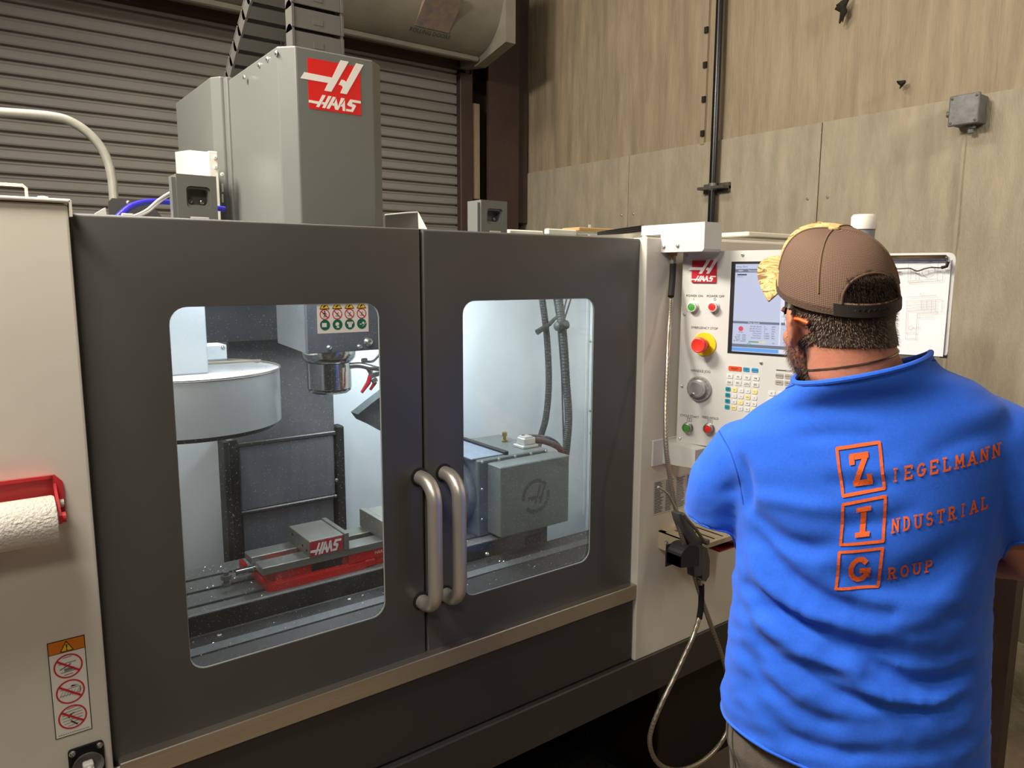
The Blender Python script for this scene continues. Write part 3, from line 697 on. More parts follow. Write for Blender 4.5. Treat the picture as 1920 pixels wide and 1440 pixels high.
# data sheet on the right panel
a = PY(1225, 903, 0); b = PY(1284, 965, 0); x0, x1, z0, z1 = 1.472, 1.650, 1.093, 1.189
mb = MB(); mb.box((x0, -.0008, z0), (x1, .001, z1)); ds = mb.build('data_sheet', mat('sheet_grey', (200, 198, 192), .6), mc, label='pale data sheet covered in small print')
mb = MB(); rnd = random.Random(3)
for c in range(4):
    xx = x0+.006+c*.044
    for k in range(20): bar(mb, xx, z1-.006-k*.0044, xx+.036*rnd.uniform(.55, 1), z1-.006-k*.0044, .0019, -.0011)
mb.build('small_print', mat('print_grey', (70, 70, 70), .7), ds)
# perforated tool shelf
sh = PY(1237, 990, 0)
mb = MB()
zs = 1.045; xs0 = 1.50; 
mb.box((xs0, -.022, zs-.003), (xs0+.25, 0, zs)); mb.box((xs0, -.145, zs-.003), (xs0+.25, -.133, zs)); mb.box((xs0, -.145, zs-.003), (xs0+.012, 0, zs)); mb.box((xs0+.24, -.145, zs-.003), (xs0+.25, 0, zs))
mb.prism([(xs0, -.145, zs-.012), (xs0, -.145, zs), (xs0, 0, zs), (xs0, 0, zs-.05), (xs0, -.03, zs-.05)], (.0025, 0, 0)); mb.box((xs0, -.146, zs-.012), (xs0+.25, -.144, zs))
shelf = mb.build('tool_shelf', mat('shelf_beige', (190, 178, 152), .5), mc)
for k in range(7): MB().box((xs0+.012+k*.034, -.135, zs-.003), (xs0+.036+k*.034, -.02, zs), .001, 1).build('shelf_slat', MATS['shelf_beige'], shelf)
screws([(xs0, -.03, zs-.025)], shelf, axis=(-1, 0, 0), r=.006)
# air-gun holster
g0 = PY(1290, 1058, -.05)
M_hol = mat('holster_black', (38, 38, 38), .5)
mb = MB()
hx0, hx1 = PY(1266, 1058, -.15).x, PY(1300, 1058, -.15).x; hz0, hz1 = PY(1268, 1060, -.15).z, PY(1285, 1022, -.15).z
pr = [(hx0, hz0)]+[(((hx0+hx1)/2)-((hx1-hx0)/2)*math.cos(math.pi*k/10), hz1-.02+.022*math.sin(math.pi*k/10)) for k in range(11)]+[(hx1, hz0-.012)]
mb.prism([(a, -.168, b) for a, b in pr], (0, .003, 0))
for (a, b), (c, d_) in zip(pr, pr[1:]): mb.prism([(a, -.168, b), (c, -.168, d_), (c, -.12, d_), (a, -.12, b)], (.0, 0, .002))
mb.box((hx0-.002, -.122, hz0-.012), (hx1, -.118, hz1), .001, 1); mb.box((1.505, -.12, hz0+.005), (1.53, 0, hz0+.02), .002, 1)
mb.build('holster', M_hol, mc)
# ------------------------------------------------------------------ machine interior
YB = 1.0
mb = MB(); mb.box((.10, YB, .60), (2.2, YB+.02, 1.86)); mb.build('inner_back_wall', M_inner, mc)
mb = MB(); mb.box((.08, .10, .60), (.10, YB, 1.80)); mb.build('inner_left_wall', M_inner, mc)
mb = MB(); mb.prism([(2.15, .10, .60), (2.15, YB, .60), (2.17, YB, .60), (2.17, .10, .60)], (0, 0, 1.2))
iw = mb.build('inner_right_wall', M_inner, mc)
screws([PX(1107, v, 2.148) for v in (640, 770, 812, 905, 965)], iw, axis=(-1, 0, 0), r=.006)
# faint corner strip
mb = MB(); q = PY(1098, 700, YB); mb.box((q.x, YB-.003, .7), (q.x+.012, YB, 1.95)); mb.build('corner_strip', M_inner, mc)
# column: steel way covers between two black rails
xa = PY(441, 900, .98).x; xb2 = PY(628, 900, .98).x
mb = MB(); mb.box((xa, .972, 1.10), (xb2, .995, 1.80)); mb.build('way_cover', mat('way_cover_dark', (104, 105, 108), .5, metal=.2, var=.2, vscale=60), mc)
q = PY(535, 818, .972); q2 = PY(535, 955, .972)
zt = PY(440, 835, .965).z; zm = PY(455, 963, .965).z
mb = MB(); mb.box((xa+.008, .962, zm+.006), (xb2-.006, .974, zt), .006); w2 = mb.build('way_cover', M_way, mc); mb = MB(); mb.box((xa-.002, .958, zt-.008), (xb2, .972, zt+.006), .003, 1); mb.build('wiper', M_dark2, mc)
mb = MB(); mb.box((xa+.012, .970, .62), (xb2-.010, .982, zm-.002), .004, 1); mb.build('way_cover', M_way, mc); mb = MB(); mb.box((xa+.006, .957, zm-.004), (xb2-.004, .972, zm+.008), .003, 1); mb.build('wiper', M_dark2, mc)
mb = MB(); mb.box((xa-.042, .93, .62), (xa-.026, 1.0, PY(424, 828, .93).z), .003, 1); mb.box((xa-.026, .955, .62), (xa+.006, .965, PY(430, 828, .95).z))
mb.box((xb2, .955, .62), (xb2+.028, 1.0, PY(634, 800, .95).z), .004, 1)
rl = mb.build('column_rail', M_rubber, mc)
screws([PY(u, v, .954) for u, v in ((427, 833), (435, 967), (438, 1057), (631, 900), (629, 930))], rl, axis=(0, -1, 0), r=.006)
mb = MB(); mb.box((.50, .90, 1.545), (xb2+.03, .96, 1.86)); mb.build('column_shield', mat('shield_dark', (66, 68, 71), .35, metal=.3, var=.25, vscale=14), mc)
# spindle head
M_sph = mat('spindle_head_dark', (88, 91, 95), .38, metal=.35, var=.2, vscale=20)
hxa = PY(575, 620, .53).x; hxb = hxa+.235; hzb = PY(575, 664, .53).z
mb = MB(); mb.box((hxa, .53, hzb), (hxb, .545, 1.83), .002, 1)
sh_ = mb.build('spindle_head', M_sph, mc)
mb = MB(); mb.prism([(hxa+.003, .545, hzb), (hxa+.003, .76, hzb+.012), (hxa+.003, .76, 1.83), (hxa+.003, .545, 1.83)], (hxb-hxa-.006, 0, 0)); mb.build('head_side', mat('head_side_grey', (112, 117, 122), .3, metal=.3, var=.12, vscale=6), sh_)
screws([(PY(u, v, .53), (0, -1, 0), r) for u, v, r in ((617, 652, .0075), (674, 650, .0075), (690, 641, .013))], sh_)
sc = Vector((PY(618, 710, .63).x, .63, 0)); zb = PY(618, 742, .57).z; zf = PY(618, 684, .57).z
R_ = PY(660, 710, .63).x-sc.x
R_ = (PY(660, 710, .63).x-PY(577, 710, .63).x)/2*.93
M_chrome = mat('ground_steel', (185, 185, 182), .16, metal=1)
mb = MB(); mb.lathe((sc.x, sc.y, zb), (0, 0, 1), [(R_*.5, .004), (R_*.82, 0), (R_*.95, .006), (R_*.97, .012), (R_, .014), (R_, zf-zb), (R_*1.08, zf-zb+.004), (R_*1.22, zf-zb+.016), (R_*1.25, zf-zb+.03), (R_*1.25, hzb-zb+.02)], 40)
mb.build('spindle_nose', M_chrome, mc, smooth=True)
# coolant nozzles
mb = MB()
e = [PY(655, 686, .56), PY(676, 685, .55), PY(700, 690, .53), PY(716, 690, .53)]
mb.tube(smooth_path(e), .0085, 10); mb.tube(smooth_path([PY(686, 678, .56), PY(700, 677, .54), PY(712, 664, .53), PY(720, 655, .53)]), .0035, 8)
mb.tube([PY(690, 690, .55), PY(696, 700, .55)], .007, 8); mb.lathe(PY(684, 676, .55), (-1, 0, 0), [(.007, -.006), (.007, .008)], 8)
mb.tube([PY(693, 706, .54), PY(716, 698, .54)], .0075, 10)
nz = mb.build('coolant_pipe', mat('pipe_steel', (170, 172, 172), .3, metal=.9), mc, smooth=True)
mb = MB(); mb.tube([PY(694, 704, .54), PY(691, 717, .54), PY(678, 736, .54)], [.006, .007, .0045], 8); mb.tube([PY(704, 716, .54), PY(694, 731, .54)], [.006, .004], 8); mb.build('nozzle', mat('nozzle_red', (170, 30, 44), .4), nz, label='red plastic coolant nozzles')
mb = MB(); mb.tube([PY(698, 716, .535), PY(706, 711, .535)], .007, 8); mb.build('valve', M_bolt, nz)
a = [PY(671, 777, .70), PY(700, 754, .68), PY(725, 735, .66), PY(725, 812, .66), PY(703, 800, .68), PY(681, 790, .70)]
mb = MB(); mb.prism(a, (0, .05, 0)); mb.build('grey_wedge', mat('wedge_grey', (110, 118, 122), .5), mc)  # plain grey wedge beside the coolant nozzles
# tool carousel cover
CC = Vector((.454, .669, 0)); CR = .229; CT, CB = 1.497, 1.364
mb = MB(); bm = mb.bm
a0, a1, n = -172, 48, 44
def cpt(a, z, r=CR): return (CC.x+r*math.cos(math.radians(a)), CC.y+r*math.sin(math.radians(a)), z)
mb.prism([cpt(a0+(a1-a0)*k/n, CB) for k in range(n+1)]+[cpt(a0+(a1-a0)*(n-k)/n, CB, CR-.003) for k in range(n+1)], (0, 0, CT-CB))
mb.prism([cpt(a0+(a1-a0)*k/n, CT-.006, CR-.002) for k in range(n+1)], (0, 0, .003))
car = mb.build('carousel_cover', mat('carousel_white', (180, 184, 188), .32, var=.05, vscale=3), mc, smooth=True)
mb = MB()
mb.tube([cpt(a1-28, CB, CR+.003), cpt(a1-28, CT+.004, CR+.003)], .003, 6); mb.tube([cpt(k, CT+.003, CR+.001) for k in range(-172, 49, 5)], .0022, 6)
pp = [cpt(20, CT+.004, CR+.003), (CC.x+.02, CC.y+.10, CT+.004)]; mb.tube(pp, .004, 6)
mb.build('cover_edge', M_steel, car, smooth=True)
mb = MB(); mb.lathe((CC.x, CC.y, CB-.012), (0, 0, 1), [(CR-.012, 0), (CR-.008, .012)], 48); mb.build('carousel_disc', M_dark2, car)
mb = MB(); mb.box((CC.x-.10, .60, CT-.003), (PY(389, 650, .60).x, .76, 1.86), .004); mb.build('carousel_shroud', mat('shroud_white', (164, 170, 175), .5), mc)
mb = MB(); a = PY(390, 648, .80); b = PY(426, 673, .80); mb.box((a.x-.03, .80, b.z), (b.x, .88, a.z), .002, 1); cb = mb.build('shroud_bracket', M_inner, mc)
mb = MB(); mb.screw(PY(418, 652, .80), (0, -1, 0), .006); mb.build('screw', M_bolt, cb)
# table with T-slots
ZT = .90; TY = .54
tl, trr = -.02, 1.545
slots = [.585, .675, .765]
pr = [(TY, ZT-.085), (TY, ZT-.004), (TY+.004, ZT)]
for s in slots:
    pr += [(s-.0075, ZT), (s-.0075, ZT-.014), (s-.013, ZT-.014), (s-.013, ZT-.026), (s+.013, ZT-.026), (s+.013, ZT-.014), (s+.0075, ZT-.014), (s+.0075, ZT)]
pr += [(.845, ZT), (.849, ZT-.004), (.849, ZT-.085)]
mb = MB(); mb.prism([(tl, a, b) for a, b in pr], (trr-tl, 0, 0))
tb = mb.build('table', M_cast, mc)
MB().box((tl, TY-.002, ZT-.086), (trr, TY, ZT-.006)).build('table_front_shade', mat('table_shade_grey', (44, 45, 47), .45, var=.15, vscale=10), tb)  # thin dark sheet, paints the shade onto the table's front face
q = PY(985, 1010, TY-.003); q2 = PY(1014, 994, TY-.003); MB().box((q.x, TY-.0035, ZT-.05), (q2.x, TY-.002, ZT-.02)).build('table_slot', M_void, tb)
mb = MB(); mb.prism([(trr, TY+.02, ZT-.07), (trr, .83, ZT-.07), (trr, .83, ZT-.01), (trr, TY+.02, ZT-.01)], (.02, 0, 0)); mb.box((.25, TY+.03, .62), (1.5, .84, ZT-.085)); mb.build('saddle', M_dark2, mc)
# sloped chip apron in front of the table, with a lighter ledge
prf = [(.534, PY(356, 1196, .534).z), (.530, PY(356, 1199, .530).z), (.49, PY(356, 1218, .49).z), (.47, PY(357, 1232, .47).z), (.468, PY(357, 1232, .47).z-.004), (.10, .62)]
M_apron = mat('apron_grey', (38, 40, 42), .55, var=.15, vscale=12)
def strip(i, j, name, m):
    mb = MB(); q = prf[i:j+1]
    mb.prism([(.10, a, b) for a, b in q]+[(.10, a, b-.004) for a, b in q[::-1]], (2.05, 0, 0)); return mb.build(name, m, mc)
ap = strip(0, 2, 'chip_apron', mat('apron_dark', (42, 43, 44), .5, var=.15, vscale=12)); strip(2, 3, 'apron_ledge', mat('ledge_grey', (88, 93, 96), .55, var=.2, vscale=60)); strip(3, 5, 'apron_front', M_apron)
for u, v in ((411, 1192), (655, 1124), (913, 1039)): MB().screw(PY(u, v, .515), (0, -.6, 1), .007).build('screw', M_bolt, ap)
# chips: a scatter of tiny aluminium curls on apron and table
mb = MB(); rnd = random.Random(11)
for k in range(2200):
    x = rnd.uniform(.2, 1.9); t = rnd.random()
    if x > 1.45 or rnd.random() < .25+.35*(x > .7):
        y = rnd.uniform(.12, .525)
        i = 1 if y > .49 else (2 if y > .47 else 4)
        ya, za = prf[i]; yb_, zb_ = prf[i+1]; z = za+(zb_-za)*(y-ya)/(yb_-ya)+.001
    else: y = rnd.uniform(.545, .84); z = ZT+.001
    if z > ZT and x > trr: continue
    s = rnd.uniform(.0012, .0038); a = rnd.uniform(0, 6.28)
    c, d_ = math.cos(a)*s, math.sin(a)*s
    mb.face([(x-c, y-d_, z), (x+c, y+d_, z+s*.4), (x+c*.3-d_*.5, y+d_*.3+c*.5, z+s*.6)])
mb.build('metal_chips', mat('aluminium_chips', (205, 208, 210), .3, metal=.6), mc, kind='stuff')
mb = MB(); mb.lathe(PZ(425, 1098, ZT), (0, 0, 1), [(.013, -.01), (.013, .008), (.008, .008), (.008, .04)], 10); mb.lathe(Vector(PZ(425, 1098, ZT))+Vector((0, 0, .018)), (0, 0, 1), [(.014, 0), (.014, .012)], 6); mb.build('clamp_stud', M_cast, mc)

# ---- vise
vx0, vx1 = PY(472, 1060, .60).x, 1.045
vise = thing('machine_vise', 'red and steel machine vise bolted on the table behind the left window', 'vise', (.82, .63, ZT))
vy0, vy1 = .556, .712
bx0, bx1 = PZ(500, 1105, ZT).x-.005, PZ(690, 1062, ZT).x
mb = MB(); mb.prism([(p[0], p[2], ZT+.0005) for p in flat_rr(bx0, bx1, vy0, vy1, .02, 0)], (0, 0, .019))
mb.prism([(p[0], p[2], ZT+.0005) for p in flat_rr(bx0+.010, bx0+.40, vy0+.012, vy1-.012, .012, 0)], (0, 0, .0225))
for yy in (vy0+.004, vy1-.03): mb.box((bx1-.012, yy, ZT+.0005), (bx1+.02, yy+.026, ZT+.024), .004, 1)
mb.lathe((bx0+.035, vy0+.018, ZT), (0, 0, 1), [(.010, .02), (.008, .05)], 12)
mb.build('vise_base', M_redpaint, vise, smooth=True)
mb = MB(); mb.box((bx0+.03, vy0+.022, ZT+.02), (bx0+.42, vy1-.022, ZT+.055), .003, 1); mb.box((bx1-.06, vy0+.006, ZT+.02), (bx1+.10, vy1-.006, ZT+.055), .006); mb.box((vx0-.002, vy1-.052, ZT+.03), (vx0+.006, vy1-.004, ZT+.052))
mb.build('vise_body', M_redpaint, vise)
mb = MB(); mb.box((bx0+.13, vy0+.018, ZT+.023), (bx0+.22, vy0+.023, ZT+.045)); mb.build('recess', M_void, vise)
zr0, zr1 = ZT+.050, ZT+.072
M_jaw = mat('jaw_steel', (150, 149, 142), .4, metal=.65, var=.12, vscale=14)
for (ya, yb_, xa_) in ((vy0+.002, vy0+.060, PY(492, 1060, vy0).x), (vy1-.060, vy1-.002, PY(470, 1035, vy1-.06).x)):
    mb = MB(); mb.box((xa_, ya, zr0), (1.10, yb_, zr1), .002, 1); mb.build('bed_rail', M_jaw, vise)
jx0, jx1 = PY(580, 1025, vy0).x, PY(644, 1005, vy0).x
jz = PY(611, 1013, vy0).z
zj1 = PY(600, 1016, vy0).z+.004
zj1 = ZT+.118
mb = MB(); mb.box((jx0, vy0, zr1-.004), (jx1, vy1, zj1), .0015, 1); mv = mb.build('moving_jaw', M_jaw, vise)
mb = MB(); mb.box((jx1+.001, vy0-.004, zr1), (jx1+.015, vy1+.004, zj1+.003), .001, 1); mb.build('jaw_plate', M_jaw, vise)
for yy, zz in ((vy0+.02, zr1+.015), (vy0+.05, zr1+.02), (vy1-.03, zr1+.03)): MB().lathe((jx0, yy, zz), (-1, 0, 0), [(.004, 0), (.004, .0008)], 10).build('bolt_hole', M_void, mv)
fx = 1.0
fx = PY(685, 965, vy1).x
mb = MB(); mb.box((fx, vy0, zr1-.002), (fx+.10, vy1, ZT+.125), .002, 1); mb.build('fixed_jaw', M_jaw, vise)
mb = MB(); mb.box((fx-.018, vy0-.003, zr1), (fx-.002, vy1+.003, ZT+.128), .001, 1); mb.build('jaw_plate', M_jaw, vise)
mb = MB(); mb.lathe((vx0+.012, .634, ZT+.046), (-1, 0, 0), [(.011, -.03), (.011, 0), (.0095, .001), (.0095, .045), (.007, .046), (.007, .045)], 16); mb.build('lead_screw', M_chrome, vise, smooth=True)
# jaw nameplate: red plate with the wordmark
nx0, nx1, nz0, nz1 = jx0+.001, jx1-.003, zr1+.002, zj1-.004
mb = MB(); mb.box((nx0, vy0-.0015, nz0), (nx1, vy0, nz1)); npt = mb.build('nameplate', mat('nameplate_red', (176, 24, 44), .4), vise, label='dark red nameplate with white lettering')
mb = MB(); s = (nx1-nx0)/1.0
for k, p in LOGO.items():
    if k[0] == 'w': mb.prism([(nx0+a*s*.95+.001, vy0-.0016, nz0+(b-.03)/.29*(nz1-nz0)*.92) for a, b in p], (0, -.0006, 0))
mb.build('lettering', M_logowhite, npt)
mb = MB(); add_text(mb, 'HAAS', bx1+.035, ZT+.040, .010, vy0+.005, .03); mb.build('body_lettering', M_logowhite, vise)

# ---- rotary table (fourth axis)
M_rot = mat('rotary_grey_paint', (94, 101, 100), .42, var=.1, vscale=8)
ry = .50
rx0, rx1 = PY(939, 950, ry).x, PY(1067, 910, ry).x
rz0, rz1 = PY(938, 1012, ry).z, PY(940, 877, ry).z
rot = thing('rotary_table', 'grey rotary table with motor box and chuck behind the right window', 'rotary table', ((rx0+rx1)/2, .65, ZT))
mb = MB(); mb.box((rx0, ry, rz0+.004), (rx1, ry+.075, rz1), .003, 1); mbx = mb.build('motor_box', M_rot, rot)
mb = MB(); mb.box((rx0-.035, ry+.075, ZT+.001), (rx1-.03, .86, rz1+.012), .004, 1); mb.box((rx0-.02, ry+.08, ZT-.0), (rx0+.05, .80, ZT+.02)); bod = mb.build('housing', M_rot, rot)
for k, u in enumerate((925, 954, 984, 1011, 1039)):
    xx = rx0-.02+(rx1-rx0)*k/4.3; screws([(xx, ry+.075, rz1+.005)], bod, axis=(0, -1, .4), r=.0055)
screws([(rx0-.02, ry+.075, zz) for zz in (rz0+.05, rz0+.15)], bod, axis=(0, -1, 0), r=.005)
mb = MB(); mb.box((rx0-.05, ry+.09, rz1+.012), (rx0+.075, .86, rz1+.017), .001, 1); mb.build('top_plate', mat('blue_grey_plate', (130, 142, 160), .35, metal=.3, var=.15, vscale=30), rot)
mb = MB(); mb.box((rx0+.078, ry+.085, rz1+.012), (rx0+.094, .86, rz1+.024), .002, 1); mb.build('gasket_bar', M_black, rot)
mb = MB(); c0 = PZ(985, 836, rz1+.015)
mb.box((c0.x-.032, c0.y-.03, rz1+.012), (c0.x+.034, c0.y+.03, rz1+.022), .002, 1); mb.box((c0.x-.022, c0.y-.022, rz1+.022), (c0.x+.028, c0.y+.022, rz1+.046), .003, 1); mb.box((c0.x-.016, c0.y-.018, rz1+.046), (c0.x+.02, c0.y+.018, rz1+.050), .001, 1)
mb.build('connector', mat('zinc_connector', (196, 198, 194), .35, metal=.6), rot)
mb = MB(); c1 = PZ(946, 828, rz1+.013); mb.lathe((c1.x, c1.y, rz1+.012), (0, 0, 1), [(.010, 0), (.010, .006), (.006, .008), (.006, .02), (.009, .022), (.009, .034), (.004, .036)], 8); mb.build('brass_fitting', mat('brass', (176, 148, 82), .3, metal=1), rot)
# chuck facing left
kx = rx0-.035; kc = (.70, (ZT+rz1)/2+.012)
mb = MB(); mb.lathe((kx, kc[0], kc[1]), (-1, 0, 0), [(.115, 0), (.115, .03), (.108, .034), (.108, .055), (.100, .058), (.100, .10), (.094, .105), (.03, .105), (.028, .06), (0, .06)], 40); ck = mb.build('chuck', mat('chuck_steel', (140, 144, 150), .28, metal=.85), rot, smooth=True)
for k in range(3):
    a = math.radians(100+120*k); MJ = Matrix.Translation((kx-.105, kc[0], kc[1])) @ Matrix.Rotation(a, 4, 'X')
    mb = MB(); mb.box((-.028, -.011, .03), (0, .011, .092), .002, 1); mb.box((-.042, -.011, .03), (-.026, .011, .055), .002, 1); mb.build('chuck_jaw', M_jaw, ck, M=MJ)
# embossed emblem on the motor box: broken ring and slanted H
cx, cz2 = PY(1005, 925, ry).x, PY(1005, 930, ry).z
er = (PY(1032, 920, ry).x-PY(980, 935, ry).x)/2
mb = MB(); M_emb = mat('emblem_dark', (58, 64, 66), .5)
ring(mb, cx, cz2, er*.78, er, ry-.0008, 22, 38, 188); ring(mb, cx, cz2, er*.78, er, ry-.0008, 24, 222, 372)
sc_ = er*1.15
for kx_ in ('H1', 'H2'): poly(mb, [(cx+(a-.42)*sc_, cz2+(b-.68)*sc_*1.45) for a, b in LOGO[kx_]], ry-.0009)
mb.build('emblem', M_emb, mbx)
# hoses from the roof down to the box
M_hose = mat('ribbed_hose', (34, 36, 37), .55, var=.3, vscale=160, var_rgb=(74, 80, 82))
def hose(pts, r, nm='hose', rib=.0012):
    p = smooth_path(pts, 26); mb = MB(); mb.tube(p, [r+(rib if i % 2 else 0) for i in range(len(p))], 10); return mb.build(nm, M_hose, rot, smooth=False)
hose([PY(1040, 520, .66), PY(1050, 575, .66), PY(1057, 640, .66), PY(1062, 720, .66), PY(1066, 780, .66), PY(1063, 830, .66), PY(1058, 870, .68)], .0135)
hose([PY(1010, 520, .95), PY(1018, 570, .95), PY(1026, 640, .95), PY(1029, 720, .95), PY(1024, 780, .95), PY(1015, 815, .95), PY(1005, 850, .92)], .0125)
hose([Vector((c0.x+.02, c0.y, rz1+.035)), PY(1015, 826, .66), PY(1035, 832, .66), PY(1050, 842, .66), PY(1056, 860, .68)], .0105)
hose([Vector((c0.x-.005, c0.y+.01, rz1+.048)), PY(1005, 818, .72), PY(1030, 822, .70), PY(1048, 835, .70), PY(1054, 858, .70)], .006, 'cable', .0004)
for a, b in (((1032, 520), (1046, 605)), ((1075, 545), (1057, 603)), ((1066, 545), (1053, 600)), ((1047, 620), (1053, 700)), ((1053, 700), (1057, 830))): MB().tube([PY(*a, .67), PY(*b, .67)], .0032, 6).build('cable', M_hose, rot)
mb = MB(); q = PY(1053, 612, .655); mb.lathe(q-Vector((.03, 0, 0)), (1, 0, .1), [(.008, 0), (.016, .006), (.018, .018), (.012, .03), (.018, .042), (.016, .054), (.008, .06)], 12); mb.tube([PY(1007, 623, .93), PY(1030, 608, .93), PY(1046, 592, .90)], [.012, .009, .006], 8); mb.build('hose_clip', M_hose, rot, smooth=True)
# ------------------------------------------------------------------ control pendant
ang = math.radians(15.5)
PT = Vector((math.sin(ang), -math.cos(ang), 0)); PN = Vector((math.cos(ang), math.sin(ang), 0))   # along the face / into it
P0_ = Vector((1.54, -.08, 0))
MP = Matrix(((PT.x, PN.x, 0, P0_.x), (PT.y, PN.y, 0, P0_.y), (0, 0, 1, 0), (0, 0, 0, 1)))
pend = thing('control_pendant', 'white operator control panel with screen, keypad and red emergency stop button', 'control panel', MP @ Vector((.17, .03, 1.298)))
T0, T1, PZ0, PZ1 = -.053, .385, 1.298, 1.803
mb = MB(); mb.prism(flat_rr(T0+.006, T1-.006, PZ0+.006, PZ1-.006, .006, .004), (0, .062, 0)); mb.build('housing', M_white2, pend, M=MP)
sx0_, sx1_, sz0_, sz1_ = .078, .376, 1.547, 1.776
mb = MB(); mb.frame((T0, T1, PZ0, PZ1), (sx0_, sx1_, sz0_, sz1_, .004), 0, .004)
fp = mb.build('faceplate', M_white2, pend, M=MP)
for t, z in ((T0+.010, PZ1-.011), (.105, PZ1-.011), (T0+.010, 1.64), (T0+.010, 1.45), (T0+.010, PZ0+.010), (.165, 1.528), (.30, 1.528)): screws([(t, 0, z)], fp, axis=(0, -1, 0), r=.0042, M=MP)
# screen
mb = MB(); mb.frame((sx0_, sx1_, sz0_, sz1_), (sx0_+.010, sx1_-.006, sz0_+.005, sz1_-.006, .001), -.001, .003); scr = mb.build('screen_bezel', M_black, pend, M=MP)
M_scr = mat('screen_glow', (196, 202, 226), .3, emit=.95); M_scrbar = mat('screen_bar', (120, 124, 142), .3, emit=.9); M_scrblue = mat('screen_blue', (110, 165, 235), .3, emit=.95); M_scrw = mat('screen_pale', (226, 230, 242), .3, emit=.95); M_scrtext = mat('screen_text', (70, 72, 96), .4, emit=.8)
u0, u1, v0, v1 = sx0_+.0102, sx1_-.0062, sz0_+.0052, sz1_-.0062
mb = MB(); mb.face([(u0, .001, v0), (u1, .001, v0), (u1, .001, v1), (u0, .001, v1)]); mb.build('display', M_scr, scr, M=MP, label='lit pale blue display')
def srect(mb, a, b, c, d, y=.0008):       # fractions of the display, from its lower left
    mb.face([(u0+(u1-u0)*a, y, v0+(v1-v0)*c), (u0+(u1-u0)*b, y, v0+(v1-v0)*c), (u0+(u1-u0)*b, y, v0+(v1-v0)*d), (u0+(u1-u0)*a, y, v0+(v1-v0)*d)])
mb = MB()
for q in ((0, 1, .905, .945), (0, .415, .325, .352), (.425, 1, .325, .352), (0, 1, .055, .09)): srect(mb, *q)
mb.build('display_bars', M_scrbar, scr, M=MP)
mb = MB(); srect(mb, 0, .415, .008, .048); srect(mb, .455, .485, .375, .40); mb.build('display_blue', M_scrblue, scr, M=MP)
mb = MB(); srect(mb, .42, 1, .36, .90); srect(mb, .413, .425, .10, .90, .0006); srect(mb, .42, 1, .008, .05); mb.build('display_pale', M_scrw, scr, M=MP)
mb = MB()
def stext(s, a, b, h, y=.0004, al='l'): add_text(mb, s, u0+(u1-u0)*a, v0+(v1-v0)*b, h, y, align=al)
stext('Setup: Zero', .01, .972, .0042); stext('08:27:51', .34, .972, .0042); stext('X  ⟲', .25, .972, .0042)
for k, (l, n_, un) in enumerate((('Spindle Speed:', '0', 'RPM'), ('Spindle Power:', '0.0', 'KW'), ('Surface Speed:', '0', 'FPM'), ('Chip Load:', '0.000', 'IPT'), ('Feed Rate:', '0.0000', 'IPM'), ('Active Feed:', '0.0000', 'IPM'))):
    z = .300-.026*k; stext(l, .26, z, .0036, al='r'); stext(n_, .285, z, .0036); stext(un, .35, z, .0036)
stext('STOP', .075, .225, .0034, al='c')
for k, (l, n_) in enumerate((('Feed:', '100%'), ('Spindle:', '100%'), ('Rapid:', '100%'))): z = .195-.024*k; stext(l, .075, z, .0036, al='r'); stext(n_, .09, z, .0036)
stext('Spindle Load(%)', .01, .128, .0036); stext('0%', .36, .115, .0036)
for k in range(4): stext(str(k+1), .45, .28-.05*k, .0036)
srect(mb, .02, .105, .872, .888); stext('N10 G0', .02, .858, .0030)
mb.build('display_text', M_scrtext, scr, M=MP)
mb = MB()
def stextw(s, a, b, h, al='c'): add_text(mb, s, u0+(u1-u0)*a, v0+(v1-v0)*b, h, .0004, align=al)
stextw('MEM', .03, .925, .0042, 'l'); stextw('Memory/O00010', .19, .925, .0042); stextw('Main Spindle', .19, .338, .0042); stextw('Positions', .50, .338, .0042)
mb.build('display_title_text', M_scrw, scr, M=MP)
mb = MB(); c = (u0+(u1-u0)*.075, v0+(v1-v0)*.265); disc(mb, c[0], c[1], .0062, .0006); mb.build('display_stop_icon', mat('screen_red', (220, 80, 90), .4, emit=.95), scr, M=MP)
mb = MB(); c = (u0+(u1-u0)*.155, v0+(v1-v0)*.085); ring(mb, *c, .004, .0052, .0005, 16); disc(mb, c[0], c[1], .002, .0005, 8); srect(mb, .15, .24, .115, .128); mb.build('display_green', mat('screen_green', (90, 160, 120), .4, emit=.9), scr, M=MP)
mb = MB(); srect(mb, .24, .30, .115, .128); mb.build('display_yellow', mat('screen_yellow', (235, 220, 120), .4, emit=.95), scr, M=MP)
# badge
logo_parts('logo_badge', -.0255, 1.7235, .066, .056, 0, pend, M=MP, thick=.004, redmat=mat('badge_red', (196, 36, 52), .35))
# push buttons
M_btng = mat('button_green', (72, 160, 62), .35); M_btnr = mat('button_red', (226, 52, 44), .35)
def button(t, z, m, nm, r=.0125):
    mb = MB(); mb.lathe((t, 0, z), (0, -1, 0), [(r*1.18, 0), (r*1.18, .003), (r*.95, .004), (r*.95, .008), (r, .008), (r, .013), (r*.78, .014), (r*.76, .011), (0, .011)], 28); b = mb.build(nm, M_white2 if z > 1.5 else M_bolt, pend, M=MP, smooth=True)
    mb = MB(); mb.lathe((t, -.011, z), (0, -1, 0), [(r*.75, 0), (r*.75, .0015), (r*.6, .0022), (0, .0026)], 24); mb.build('button_cap', m, b, M=MP, smooth=True)
button(-.019, 1.6605, M_btng, 'power_on_button'); button(.037, 1.6625, M_btnr, 'power_off_button')
button(-.0205, 1.3415, M_btng, 'cycle_start_button'); button(.0385, 1.3465, M_btnr, 'feed_hold_button')
